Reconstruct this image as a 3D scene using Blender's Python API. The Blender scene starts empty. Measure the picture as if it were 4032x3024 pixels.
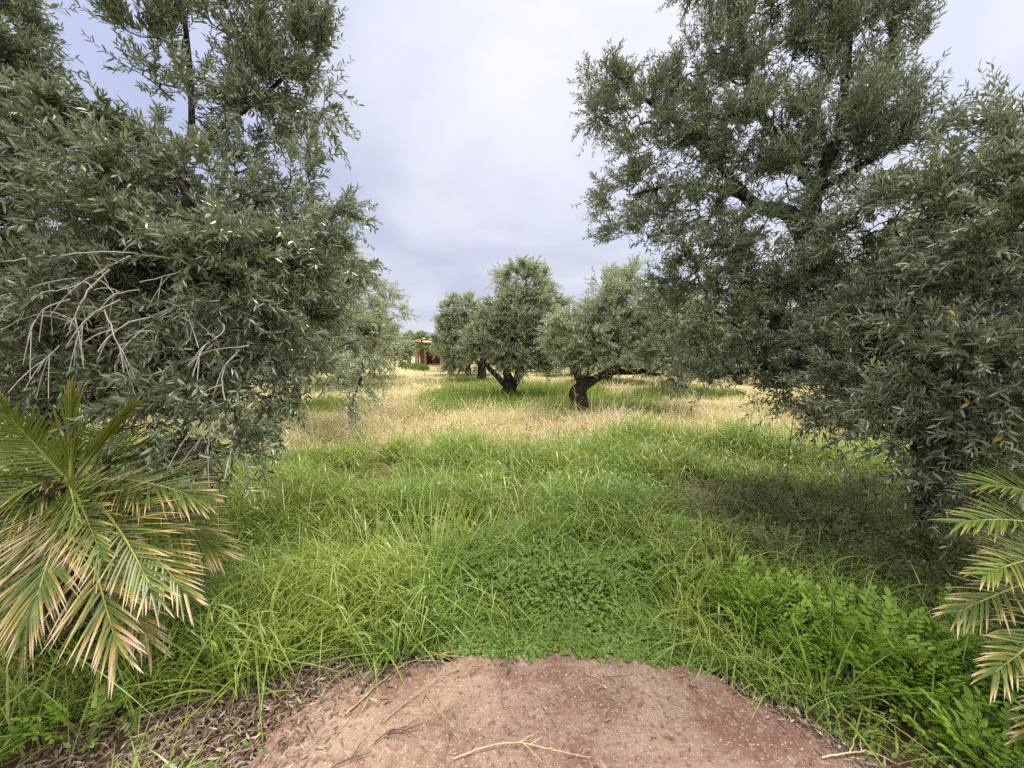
import bpy, bmesh, math
import numpy as np
from mathutils import Vector

SC = bpy.context.scene
COL = SC.collection
R = math.radians

# ------------------------------------------------------------------ camera
F, PITCH, EYE = 385.0, R(4.3), 1.6
cam_d = bpy.data.cameras.new('camera')
cam_d.sensor_width = 36.0
cam_d.lens = F / 1024 * 36
cam_d.clip_start = 0.05
cam_d.clip_end = 3000
cam = bpy.data.objects.new('camera', cam_d)
cam.location = (0, 0, EYE)
cam.rotation_euler = (R(90) - PITCH, 0, 0)
COL.objects.link(cam)
SC.camera = cam

# ------------------------------------------------------------------ world, sun, exposure
SUN_EL, SUN_AZ = R(63), R(36)          # azimuth clockwise from +Y (right of the view)
w = bpy.data.worlds.new('World')
SC.world = w
w.use_nodes = True
nt = w.node_tree
nt.nodes.clear()
def N(t, typ, **kw):
    n = t.nodes.new(typ)
    for k, v in kw.items():
        setattr(n, k, v)
    return n
def L(t, a, b): t.links.new(a, b)
out = N(nt, 'ShaderNodeOutputWorld')
bg = N(nt, 'ShaderNodeBackground')
sky = N(nt, 'ShaderNodeTexSky', sky_type='NISHITA')
sky.sun_disc = False
sky.sun_elevation = SUN_EL
sky.sun_rotation = SUN_AZ
tc = N(nt, 'ShaderNodeTexCoord')
sep = N(nt, 'ShaderNodeSeparateXYZ'); L(nt, tc.outputs['Generated'], sep.inputs[0])
def M(t, op, a, b=None, c=None, clamp=False):
    n = N(t, 'ShaderNodeMath', operation=op); n.use_clamp = clamp
    for i, v in enumerate((a, b, c)):
        if v is None: continue
        if isinstance(v, (int, float)): n.inputs[i].default_value = v
        else: L(t, v, n.inputs[i])
    return n.outputs[0]
def MIXC(t, f, a, b, blend='MIX'):
    n = N(t, 'ShaderNodeMix', data_type='RGBA', blend_type=blend)
    for s, v in ((n.inputs[0], f), (n.inputs[6], a), (n.inputs[7], b)):
        if isinstance(v, (int, float)): s.default_value = v
        elif isinstance(v, tuple): s.default_value = (*v, 1)
        else: L(t, v, s)
    return n.outputs[2]
def RAMP(t, f, lo, hi, a=0.0, b=1.0):
    n = N(t, 'ShaderNodeMapRange'); n.interpolation_type = 'SMOOTHSTEP'
    L(t, f, n.inputs[0])
    for i, v in enumerate((lo, hi, a, b)): n.inputs[i + 1].default_value = v
    return n.outputs[0]
den = M(nt, 'ADD', M(nt, 'MAXIMUM', sep.outputs[2], 0.0), 0.22)
cx = M(nt, 'DIVIDE', sep.outputs[0], den); cy = M(nt, 'DIVIDE', sep.outputs[1], den)
cmb = N(nt, 'ShaderNodeCombineXYZ'); L(nt, cx, cmb.inputs[0]); L(nt, cy, cmb.inputs[1])
n1 = N(nt, 'ShaderNodeTexNoise'); n1.inputs['Scale'].default_value = 1.15; n1.inputs['Detail'].default_value = 5; n1.inputs['Roughness'].default_value = .5; n1.inputs['Distortion'].default_value = .6
L(nt, cmb.outputs[0], n1.inputs['Vector'])
n2 = N(nt, 'ShaderNodeTexNoise'); n2.inputs['Scale'].default_value = 2.6; n2.inputs['Detail'].default_value = 6; n2.inputs['Roughness'].default_value = .55
L(nt, cmb.outputs[0], n2.inputs['Vector'])
cl = MIXC(nt, RAMP(nt, n1.outputs['Fac'], .36, .64), (.315, .335, .425), (.40, .415, .475))
cl = MIXC(nt, RAMP(nt, n2.outputs['Fac'], .42, .72, 0, .3), cl, (.275, .285, .35))
cl = MIXC(nt, M(nt, 'MULTIPLY', RAMP(nt, sep.outputs[0], -.20, -.62), RAMP(nt, sep.outputs[2], .22, .5, 0, .55)), cl, (.27, .315, .50))
cl = MIXC(nt, RAMP(nt, sep.outputs[2], .16, .03, 0, .45), cl, (.43, .44, .475))
# brighter cloud towards hidden sun and overhead; out-of-frame gain added to light the scene
sdir = Vector((math.sin(SUN_AZ) * math.cos(SUN_EL), math.cos(SUN_AZ) * math.cos(SUN_EL), math.sin(SUN_EL)))
dot = N(nt, 'ShaderNodeVectorMath', operation='DOT_PRODUCT')
L(nt, tc.outputs['Generated'], dot.inputs[0]); dot.inputs[1].default_value = sdir
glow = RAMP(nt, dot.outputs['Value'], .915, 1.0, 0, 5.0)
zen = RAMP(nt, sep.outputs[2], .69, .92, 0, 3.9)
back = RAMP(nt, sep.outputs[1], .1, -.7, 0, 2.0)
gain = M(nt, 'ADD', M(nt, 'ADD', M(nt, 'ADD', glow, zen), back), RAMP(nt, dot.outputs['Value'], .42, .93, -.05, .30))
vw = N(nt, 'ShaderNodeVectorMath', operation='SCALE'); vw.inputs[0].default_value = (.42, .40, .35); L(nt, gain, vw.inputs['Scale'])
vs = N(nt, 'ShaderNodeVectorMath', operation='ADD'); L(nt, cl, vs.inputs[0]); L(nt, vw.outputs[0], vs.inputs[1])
sks = N(nt, 'ShaderNodeVectorMath', operation='SCALE'); L(nt, sky.outputs[0], sks.inputs[0]); sks.inputs['Scale'].default_value = 1.0
# background strength 0.1 on the physical sky; cloud colours are divided by the same strength
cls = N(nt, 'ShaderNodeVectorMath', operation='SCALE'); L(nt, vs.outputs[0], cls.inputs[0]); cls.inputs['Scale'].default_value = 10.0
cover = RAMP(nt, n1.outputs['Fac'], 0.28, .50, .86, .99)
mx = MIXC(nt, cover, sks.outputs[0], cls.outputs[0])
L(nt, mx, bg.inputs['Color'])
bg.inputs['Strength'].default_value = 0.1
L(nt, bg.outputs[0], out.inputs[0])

sl = bpy.data.lights.new('sun', 'SUN')
sl.energy = 2.2; sl.angle = R(8); sl.color = (1.0, .93, .80)
so = bpy.data.objects.new('sun', sl)
so.rotation_euler = (-sdir).to_track_quat('-Z', 'Y').to_euler()
so.location = (20, 20, 40)
COL.objects.link(so)

SC.view_settings.view_transform = 'Standard'
SC.view_settings.look = 'None'
SC.view_settings.exposure = 0.95
SC.view_settings.gamma = 1.0
SC.cycles.max_bounces = 8
SC.cycles.diffuse_bounces = 4
SC.cycles.glossy_bounces = 2
SC.cycles.transmission_bounces = 5
SC.cycles.transparent_max_bounces = 4
SC.cycles.caustics_reflective = False
SC.cycles.caustics_refractive = False
SC.cycles.use_denoising = False

rng = np.random.default_rng(11)
PI = math.pi

# ------------------------------------------------------------------ placing helpers
cp, sp = math.cos(PITCH), math.sin(PITCH)
def P(px, py, d):
    """a point D metres in front of the viewpoint (photo grid of 1024 x 768)"""
    x = (px - 512) / F * d; y = -(py - 384) / F * d
    return np.array([x, cp * d + sp * y, EYE - sp * d + cp * y])
def nrm(v):
    return v / np.maximum(np.linalg.norm(v, axis=-1, keepdims=True), 1e-9)
def hash2(ix, iy, seed):
    v = np.sin(ix * 127.1 + iy * 311.7 + seed * 74.7) * 43758.5453
    return v - np.floor(v)
def vnoise(x, y, s, seed=0):
    x = np.asarray(x, float) / s; y = np.asarray(y, float) / s
    ix, iy = np.floor(x), np.floor(y); fx, fy = x - ix, y - iy
    fx = fx * fx * (3 - 2 * fx); fy = fy * fy * (3 - 2 * fy)
    a = hash2(ix, iy, seed); b = hash2(ix + 1, iy, seed); c = hash2(ix, iy + 1, seed); d = hash2(ix + 1, iy + 1, seed)
    return (a * (1 - fx) + b * fx) * (1 - fy) + (c * (1 - fx) + d * fx) * fy
def sst(v, a, b):
    t = np.clip((v - a) / (b - a), 0, 1); return t * t * (3 - 2 * t)

SLAB = [(-1.7, -3), (-1.15, .6), (-1.0, 1.30), (-.98, 1.58), (-.74, 1.80), (-.35, 1.97), (.3, 2.02), (.85, 1.93), (1.2, 1.66), (1.46, 1.36), (1.95, .75), (2.5, -3)]
def in_slab(x, y, grow=0.0):
    x = np.asarray(x, float); y = np.asarray(y, float)
    ins = np.zeros(x.shape, bool); n = len(SLAB)
    c = np.array([.25, .5])
    pts = [tuple(c + (np.array(p) - c) * (1 + grow)) for p in SLAB]
    for i in range(n):
        (x1, y1), (x2, y2) = pts[i], pts[(i + 1) % n]
        cond = ((y1 > y) != (y2 > y)) & (x < (x2 - x1) * (y - y1) / (y2 - y1 + 1e-12) + x1)
        ins ^= cond
    return ins
def gh(x, y):
    """ground height"""
    x = np.asarray(x, float); y = np.asarray(y, float)
    r = np.hypot(x, y)
    h = (vnoise(x, y, 1.3, 3) - .5) * .10 + (vnoise(x, y, .45, 5) - .5) * .03 + (vnoise(x, y, 14, 4) - .5) * .25 * sst(r, 6, 20)
    near = sst(np.hypot(x - .2, y - .6), 1.3, 2.4)
    return h * near - .03 * (1 - near)

# ------------------------------------------------------------------ mesh helpers
def mesh_from(name, V, faces, mats, midx=None, smooth=None, attrs=None):
    """faces: list of int arrays (k, n) in drawing order"""
    me = bpy.data.meshes.new(name)
    V = np.asarray(V, np.float32)
    me.vertices.add(len(V)); me.vertices.foreach_set('co', V.ravel())
    faces = [np.asarray(f, np.int32) for f in faces if len(f)]
    tot = np.concatenate([np.full(len(f), f.shape[1], np.int32) for f in faces])
    loops = np.concatenate([f.ravel() for f in faces])
    start = np.concatenate([[0], np.cumsum(tot)[:-1]]).astype(np.int32)
    me.loops.add(len(loops)); me.loops.foreach_set('vertex_index', loops)
    me.polygons.add(len(tot)); me.polygons.foreach_set('loop_start', start)
    try: me.polygons.foreach_set('loop_total', tot)
    except Exception: pass
    for m in mats: me.materials.append(m)
    if midx is not None: me.polygons.foreach_set('material_index', np.asarray(midx, np.int32))
    if smooth is not None:
        me.polygons.foreach_set('use_smooth', np.full(len(tot), bool(smooth)))
    for k, v in (attrs or {}).items():
        a = me.attributes.new(k, 'FLOAT', 'POINT'); a.data.foreach_set('value', np.asarray(v, np.float32))
    me.update(calc_edges=True)
    return me
def obj(name, me, parent=None):
    o = bpy.data.objects.new(name, me); COL.objects.link(o)
    if parent is not None: o.parent = parent
    return o
def tag(o, label=None, cat=None, group=None, kind=None):
    if label: o['label'] = label
    if cat: o['category'] = cat
    if group: o['group'] = group
    if kind: o['kind'] = kind
    return o
def empty(name, loc, label, cat, group=None):
    o = bpy.data.objects.new(name, None); COL.objects.link(o)
    o.empty_display_size = .2
    o.location = [float(v) for v in loc]
    return tag(o, label, cat, group)
def dup(root, loc, rotz=0, scale=1.0, label=None, group=None):
    r = root.copy(); COL.objects.link(r); r.location = [float(v) for v in loc]; r.rotation_euler = (0, 0, rotz); r.scale = (scale,) * 3
    if label: r['label'] = label
    if group: r['group'] = group
    for ch in list(root.children):
        c = ch.copy(); COL.objects.link(c); c.parent = r
        for g in list(ch.children):
            d = g.copy(); COL.objects.link(d); d.parent = c
    return r
class MB:
    """collects vertex blocks and faces of up to three sizes"""
    def __init__(s): s.V = []; s.F = []; s.m = []; s.n = 0; s.A = []
    def add(s, V, faces, mat=0, att=None):
        V = np.asarray(V, float).reshape(-1, 3)
        for f in faces:
            if len(f) == 0: continue
            s.F.append(np.asarray(f) + s.n); s.m.append(np.full(len(f), mat))
        s.V.append(V); s.n += len(V)
        s.A.append(np.zeros(len(V)) if att is None else np.asarray(att).ravel())
    def mesh(s, name, mats, smooth=False, attr=None, origin=None):
        V = np.concatenate(s.V)
        if origin is not None: V = V - np.asarray(origin)
        return mesh_from(name, V, s.F, mats, np.concatenate(s.m), smooth, {attr: np.concatenate(s.A)} if attr else None)

def tubes(PT, RD, sides=4, cap=False):
    """PT (m,n,3), RD (m,n) -> verts, quads"""
    PT = np.asarray(PT, float); RD = np.asarray(RD, float)
    m, n, _ = PT.shape
    T = np.gradient(PT, axis=1); T = nrm(T)
    avg = nrm(T.mean(1))
    ref = np.where(np.abs(avg[:, 2:3]) > .8, np.array([[1., 0, 0]]), np.array([[0, 0, 1.]]))
    A = nrm(np.cross(T, ref[:, None, :])); B = np.cross(T, A)
    ang = np.arange(sides) / sides * 2 * PI
    ring = A[:, :, None, :] * np.cos(ang)[None, None, :, None] + B[:, :, None, :] * np.sin(ang)[None, None, :, None]
    V = PT[:, :, None, :] + ring * RD[:, :, None, None]
    i = np.arange(n - 1)[:, None]; j = np.arange(sides)[None, :]
    q = np.stack([i * sides + j, (i + 1) * sides + j, (i + 1) * sides + (j + 1) % sides, i * sides + (j + 1) % sides], -1).reshape(-1, 4)[:, ::-1]
    Q = (q[None] + (np.arange(m) * n * sides)[:, None, None]).reshape(-1, 4)
    return V.reshape(-1, 3), Q
def catmull(pts, step=.06):
    pts = np.asarray(pts, float)
    ext = np.vstack([2 * pts[0] - pts[1], pts, 2 * pts[-1] - pts[-2]])
    o = []
    for i in range(1, len(ext) - 2):
        p0, p1, p2, p3 = ext[i - 1:i + 3]
        k = max(2, int(np.linalg.norm(p2[:3] - p1[:3]) / step))
        t = np.linspace(0, 1, k, endpoint=False)[:, None]
        o.append(.5 * (2 * p1 + (p2 - p0) * t + (2 * p0 - 5 * p1 + 4 * p2 - p3) * t ** 2 + (3 * p1 - p0 - 3 * p2 + p3) * t ** 3))
    o.append(pts[-1:])
    return np.vstack(o)
def leaf_verts(pos, d, n, ln, wd, fold=.25, curl=.15):
    """folded six-vertex leaves with n as the upper side -> verts, quads"""
    N_ = len(pos)
    d = nrm(d); n = nrm(n - d * (n * d).sum(1, keepdims=True)); s = np.cross(d, n)
    ln = ln[:, None]; wd = wd[:, None] * .5
    cu = np.asarray(curl) if np.ndim(curl) else np.full(N_, curl)
    cu = cu[:, None]
    def at(u, v): return pos + d * ln * u + s * wd * v + n * (abs(v) * wd * fold - ln * cu * u * u)
    V = np.stack([at(0, 0), at(.34, 1), at(.72, .78), at(1, 0), at(.72, -.78), at(.34, -1)], 1)
    q = np.array([[0, 1, 2, 3], [0, 3, 4, 5]])
    Q = (q[None] + (np.arange(N_) * 6)[:, None, None]).reshape(-1, 4)
    return V.reshape(-1, 3), Q
def blade_verts(pos, d, ln, wd, bend, segs=3, face=None):
    """arching grass blades: start straight along d, bend towards the lean"""
    N_ = len(pos)
    d = nrm(d)
    h = d.copy(); h[:, 2] = 0
    a = rng.uniform(0, 2 * PI, N_)
    h = nrm(h + 1e-4 * np.stack([np.cos(a), np.sin(a), 0 * a], 1))
    s = nrm(np.cross(d, h) + 1e-6)
    tw = rng.normal(0, .6, N_)[:, None]
    s = nrm(s * np.cos(tw) + h * np.sin(tw) * .7)
    u = np.linspace(0, 1, segs + 1)
    rows = []
    for k, t in enumerate(u):
        c = pos + d * (ln * t)[:, None] + h * (ln * bend * t * t * .8)[:, None]
        c[:, 2] -= ln * bend * t * t * .55 * np.clip(bend, 0, 2)
        if k < segs:
            wv = (wd * .5 * (1 - t ** 2.2) * (.75 if k == 0 else 1))[:, None] * s
            rows += [c - wv, c + wv]
        else: rows.append(c)
    V = np.stack(rows, 1); nv = 2 * segs + 1
    q = np.array([[2 * k, 2 * k + 1, 2 * k + 3, 2 * k + 2] for k in range(segs - 1)]).reshape(-1, 4)
    t3 = np.array([[2 * segs - 2, 2 * segs - 1, 2 * segs]])
    off = (np.arange(N_) * nv)[:, None, None]
    return V.reshape(-1, 3), [(q[None] + off).reshape(-1, 4), (t3[None] + off).reshape(-1, 3)]

# ------------------------------------------------------------------ materials
def mat(name):
    m = bpy.data.materials.new(name); m.use_nodes = True
    t = m.node_tree; b = t.nodes['Principled BSDF']
    return m, t, b
def noise(t, scale, detail=3, rough=.55, coord='Object', dist=0, vec=None):
    n = N(t, 'ShaderNodeTexNoise'); n.inputs['Scale'].default_value = scale; n.inputs['Detail'].default_value = detail
    n.inputs['Roughness'].default_value = rough; n.inputs['Distortion'].default_value = dist
    if vec is None:
        c = N(t, 'ShaderNodeTexCoord'); vec = c.outputs[coord]
    L(t, vec, n.inputs['Vector'])
    return n.outputs['Fac']
def leaf_mat(name, cols, under=None, rough=.5, trans=.3, spec=.4, rare=None, patch=None, tcol=None):
    """cols: colours picked leaf by leaf; under: pale underside; rare: (share, colour); patch: (colour, size) drifts across the ground"""
    m, t, b = mat(name)
    g = N(t, 'ShaderNodeNewGeometry')
    r = g.outputs['Random Per Island']
    cr = N(t, 'ShaderNodeValToRGB'); el = cr.color_ramp.elements
    while len(el) < len(cols): el.new(.5)
    for i, c in enumerate(cols):
        el[i].position = i / max(1, len(cols) - 1); el[i].color = (*c, 1)
    L(t, r, cr.inputs[0]); c = cr.outputs[0]
    if patch:
        f = RAMP(t, noise(t, 1 / patch[1], 3), .42, .66)
        c = MIXC(t, M(t, 'MULTIPLY', f, .8), c, patch[0])
    if under: c = MIXC(t, g.outputs['Backfacing'], c, under)
    if rare:
        f = M(t, 'GREATER_THAN', M(t, 'FRACT', M(t, 'MULTIPLY', r, 37.7)), 1 - rare[0])
        c = MIXC(t, f, c, rare[1])
    L(t, c, b.inputs['Base Color'])
    b.inputs['Roughness'].default_value = rough
    b.inputs['Specular IOR Level'].default_value = spec
    if trans:
        tr = N(t, 'ShaderNodeBsdfTranslucent')
        tcx = MIXC(t, .55, c, tcol) if tcol else c
        L(t, tcx, tr.inputs[0])
        mixs = N(t, 'ShaderNodeMixShader'); mixs.inputs[0].default_value = trans
        L(t, b.outputs[0], mixs.inputs[1]); L(t, tr.outputs[0], mixs.inputs[2])
        L(t, mixs.outputs[0], t.nodes['Material Output'].inputs[0])
    return m
def plain(name, c1, c2, scale=8, rough=.85, bump=0, spec=.3, detail=5):
    m, t, b = mat(name)
    f = noise(t, scale, detail, .6)
    L(t, MIXC(t, RAMP(t, f, .3, .7), c1, c2), b.inputs['Base Color'])
    b.inputs['Roughness'].default_value = rough; b.inputs['Specular IOR Level'].default_value = spec
    if bump:
        bn = N(t, 'ShaderNodeBump'); bn.inputs['Strength'].default_value = 1; bn.inputs['Distance'].default_value = bump
        L(t, noise(t, scale * 2.5, 6, .65), bn.inputs['Height']); L(t, bn.outputs[0], b.inputs['Normal'])
    return m
OLIVE = leaf_mat('olive_leaf', [(.034, .052, .020), (.085, .115, .048), (.052, .077, .030), (.125, .155, .075), (.065, .094, .038), (.25, .28, .16)], under=(.26, .295, .205), rough=.30, trans=.14, spec=.8, rare=(.0025, (.55, .30, .03)), tcol=(.20, .26, .05))  # the palest leaf colour paints in highlights on a minority of leaves
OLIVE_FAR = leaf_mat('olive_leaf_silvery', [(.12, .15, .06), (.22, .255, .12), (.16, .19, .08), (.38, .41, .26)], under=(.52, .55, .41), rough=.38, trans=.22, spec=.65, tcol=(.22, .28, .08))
SHOOT = plain('olive_shoot', (.10, .10, .065), (.19, .18, .13), 20)
BARETWIG = plain('bare_twig_bark', (.34, .32, .27), (.52, .49, .44), 40)
BARK = plain('olive_bark', (.008, .007, .006), (.075, .064, .055), 20, .95, .02, .1)
BOUGH = plain('branchlet_bark', (.03, .027, .023), (.10, .088, .072), 18, .9, .004, .15)
FLOWER = leaf_mat('olive_blossom', [(.50, .52, .22), (.65, .66, .36)], trans=.3)

# ------------------------------------------------------------------ the olive tree
def grow(skel_pts, skel_r, att, step=.07, wob=.25, seed=0):
    """joins attractors to the nearest point of the skeleton, nearest first"""
    g = np.random.default_rng(seed)
    nodes = [np.asarray(skel_pts, float)]; par_edge = []
    allp = np.asarray(skel_pts, float); rad0 = list(skel_r)
    owner = [-1] * len(allp)          # edge that a node belongs to
    att = np.asarray(att, float)
    best = np.full(len(att), 1e9); bi = np.zeros(len(att), int)
    for k in range(0, len(allp), 400):
        dd = np.linalg.norm(att[:, None] - allp[None, k:k + 400], axis=2)
        j = dd.argmin(1); v = dd[np.arange(len(att)), j]
        u = v < best; best[u] = v[u]; bi[u] = j[u] + k
    done = np.zeros(len(att), bool); edges = []
    P_ = [p for p in allp]
    tang = [None] * len(P_)
    for _ in range(len(att)):
        b = np.where(done, 1e9, best); a = int(b.argmin())
        done[a] = True
        p0, p1 = P_[bi[a]], att[a]
        dist = np.linalg.norm(p1 - p0)
        if dist < 1e-3: continue
        n = max(2, int(dist / step) + 1)
        t = np.linspace(0, 1, n + 1)[:, None]
        td = tang[bi[a]]
        mid = (p0 + p1) / 2 + g.normal(0, 1, 3) * dist * wob * .4
        if td is not None: mid = mid + td * dist * .22
        c = (1 - t) ** 2 * p0 + 2 * t * (1 - t) * mid + t * t * p1
        e = len(edges)
        edges.append((owner[bi[a]], c))
        i0 = len(P_)
        tg = nrm(np.gradient(c, axis=0))
        for k in range(1, n + 1):
            P_.append(c[k]); owner.append(e); tang.append(tg[k])
        new = c[1:]
        dd = np.linalg.norm(att[:, None] - new[None], axis=2)
        j = dd.argmin(1); v = dd[np.arange(len(att)), j]
        u = v < best; best[u] = v[u]; bi[u] = j[u] + i0
    cnt = np.ones(len(edges))
    for e in range(len(edges) - 1, -1, -1):
        if edges[e][0] >= 0: cnt[edges[e][0]] += cnt[e]
    return edges, cnt

def clump_points(clumps, spacing, g):
    out_ = []; cen = []; dr = []
    for c in clumps:
        ctr, rad = np.asarray(c[0], float), np.asarray(c[1], float)
        den_ = c[2] if len(c) > 2 else 1.0
        n = max(3, int(den_ * 4.19 * rad.prod() / spacing ** 3 * .55))
        v = nrm(g.normal(0, 1, (n, 3))) * (g.uniform(0, 1, (n, 1)) ** .42)
        out_.append(ctr + v * rad); cen.append(np.repeat(ctr[None], n, 0))
        dr.append(np.full(n, c[3] if len(c) > 3 else 0.0))
    return np.vstack(out_), np.vstack(cen), np.concatenate(dr)

def trunk_mesh(name, pts, rad, origin, sides=12, gnarl=.18, seed=0, flare=True):
    """a limb with knots and flutes; pts world space"""
    g = np.random.default_rng(seed)
    q = catmull(np.column_stack([np.asarray(pts, float), np.asarray(rad, float)]), .05)
    pt, rd = q[:, :3], np.maximum(q[:, 3], .004)
    V, Q = tubes(pt[None], rd[None], sides)
    V = V.reshape(len(pt), sides, 3)
    ang = np.arange(sides) / sides * 2 * PI
    ph = g.uniform(0, 6.28, 4)
    s = np.linspace(0, 1, len(pt))[:, None] * np.linalg.norm(pt[-1] - pt[0])
    f = 1 + gnarl * (np.sin(3 * ang[None] + ph[0] + 2.2 * s) * .5 + np.sin(5 * ang[None] + ph[1] - 3.1 * s) * .35 + np.sin(2 * ang[None] + ph[2] + 7 * s) * .45)
    f += g.normal(0, gnarl * .14, f.shape)
    V = pt[:, None] + (V - pt[:, None]) * f[..., None]
    return V.reshape(-1, 3), Q, pt, rd

def olive_tree(label, base, limbs, clumps, spacing=.17, shoots=3, leaves=26, shoot_len=(.22, .45), leaf=(.062, .0135), leafmat=OLIVE, up=.35, seed=1, group='olive trees of the grove', gnarl=.18, blossom=0.0, out_w=.8, sag=.25, twig_r=.0028, droop_k=.7):
    g = np.random.default_rng(seed)
    base = np.asarray(base, float)
    root = empty('olive_tree', base, label, 'olive tree', group)
    sk, sr = [], []
    tm = MB()
    for i, (pts, rad) in enumerate(limbs):
        V, Q, pt, rd = trunk_mesh('t', pts, rad, base, 12 if i == 0 else 8, gnarl, seed * 31 + i)
        if i == 0: tm.add(V, [Q])
        else:
            mb = MB(); mb.add(V, [Q])
            obj('limb', mb.mesh('limb', [BARK], True, origin=base), root)
        lo = int(len(pt) * (.55 if i == 0 else .15))
        sk.append(pt[lo:]); sr.append(rd[lo:])
    obj('trunk', tm.mesh('trunk', [BARK], True, origin=base), root)
    sk = np.vstack(sk); sr = np.concatenate(sr)
    att, cen, dr = clump_points(clumps, spacing, g)
    edges, cnt = grow(sk, sr, att, seed=seed)
    # branchlets
    n = 7
    PT = np.stack([np.stack([np.interp(np.linspace(0, len(c) - 1, n), np.arange(len(c)), c[:, k]) for k in range(3)], 1) for _, c in edges])
    r0 = np.minimum(twig_r * cnt ** .46, .05)
    r1 = np.maximum(twig_r, r0 * .72)
    RD = r0[:, None] + (r1 - r0)[:, None] * np.linspace(0, 1, n)[None]
    cm = MB(); V, Q = tubes(PT, RD, 5); cm.add(V, [Q], 3)
    # shoots start on the outer nodes
    small = cnt <= 6
    A = PT[small][:, 1:].reshape(-1, 3)
    K = len(att) * shoots
    pick = g.integers(0, len(A), K)
    p0 = A[pick]
    near = np.array([0]) 
    # outward direction: from the centre of its own clump
    ci = np.zeros(K, int)
    for k in range(0, K, 2000):
        dd = ((p0[k:k + 2000, None] - att[None]) ** 2).sum(2); ci[k:k + 2000] = dd.argmin(1)
    o_ = nrm(p0 - cen[ci] + g.normal(0, .02, (K, 3)))
    droop = np.where(dr[ci] > 0, dr[ci] * droop_k, dr[ci])[:, None]
    d = nrm(o_ * out_w + np.array([0, 0, 1.]) * (up - 1.3 * droop) + g.normal(0, .5, (K, 3)))
    ln = g.uniform(*shoot_len, K)
    m = 5
    t = np.linspace(0, 1, m)
    g_ = np.array([0, 0, -1.])
    SP = p0[:, None] + d[:, None] * (ln[:, None] * t[None])[..., None] + g_ * (ln[:, None] * (sag + droop * .9) * t[None] ** 2)[..., None]
    SR = np.repeat((np.linspace(1, .45, m) * twig_r * .62)[None], K, 0)
    V, Q = tubes(SP, SR, 3)
    cm.add(V, [Q], 1)
    # opposite pairs of leaves along every shoot, each pair turned by a right angle
    np_ = leaves // 2
    u = (np.arange(np_) + .6) / np_
    u = .12 + .88 * u
    u = np.repeat(u, 2)
    U = np.clip(u[None] + g.normal(0, .012, (K, len(u))), 0, 1)
    T = nrm(d[:, None] + g_ * ((sag + droop[:, None] * .9) * 2 * U[..., None]))
    pos = p0[:, None] + d[:, None] * (ln[:, None] * U)[..., None] + g_ * (ln[:, None] * (sag + droop * .9) * U ** 2)[..., None]
    ref = nrm(g.normal(0, 1, (K, 1, 3)))
    a = nrm(np.cross(T, ref)); b = np.cross(T, a)
    phi = (np.repeat(np.arange(np_), 2) * (PI / 2) + np.tile([0, PI], np_))[None] + g.normal(0, .25, U.shape)
    side = a * np.cos(phi)[..., None] + b * np.sin(phi)[..., None]
    ld = nrm(T * g.uniform(.5, 1.4, U.shape)[..., None] + side * .8 + g.normal(0, .2, (*U.shape, 3)))
    nn = nrm(np.array([0, 0, 1.]) * .55 + T * .35 + g.normal(0, .55, ld.shape))
    keep = (g.uniform(0, 1, U.shape) > .07).ravel()
    size = (.65 + .5 * np.sin(np.clip(U * 2.6 + .35, 0, PI))) * g.uniform(.75, 1.15, U.shape)
    pos, ld, nn, size = pos.reshape(-1, 3)[keep], ld.reshape(-1, 3)[keep], nn.reshape(-1, 3)[keep], size.ravel()[keep]
    V, Q = leaf_verts(pos, ld, nn, leaf[0] * size, leaf[1] * size * g.uniform(.85, 1.2, len(size)), .35, g.uniform(-.05, .3, len(size)))
    cm.add(V, [Q], 0)
    if blossom:
        nb = int(K * blossom)
        pk = g.integers(0, K, nb)
        uu = g.uniform(.4, .95, nb)
        bp = p0[pk] + d[pk] * (ln[pk] * uu)[:, None] + g_ * (ln[pk] * sag * uu ** 2)[:, None]
        bp = np.repeat(bp, 14, 0) + g.normal(0, .011, (nb * 14, 3)) + np.repeat(nrm(g.normal(0, 1, (nb, 3))), 14, 0) * np.tile(np.linspace(0, .03, 14), nb)[:, None]
        V, Q = leaf_verts(bp, g.normal(0, 1, bp.shape), g.normal(0, 1, bp.shape), np.full(len(bp), .007), np.full(len(bp), .006))
        cm.add(V, [Q], 2)
    obj('crown', cm.mesh('crown', [leafmat, SHOOT, FLOWER, BOUGH], False, origin=base), root)
    return root, len(pos)

def PX(l): return [P(*p) for p in l]
def CL(l):
    o = []
    for c in l:
        px, py, d, rx, ry, rz = c[:6]
        o.append((P(px, py, d), (rx, ry, rz), *c[6:]))
    return o

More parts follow.
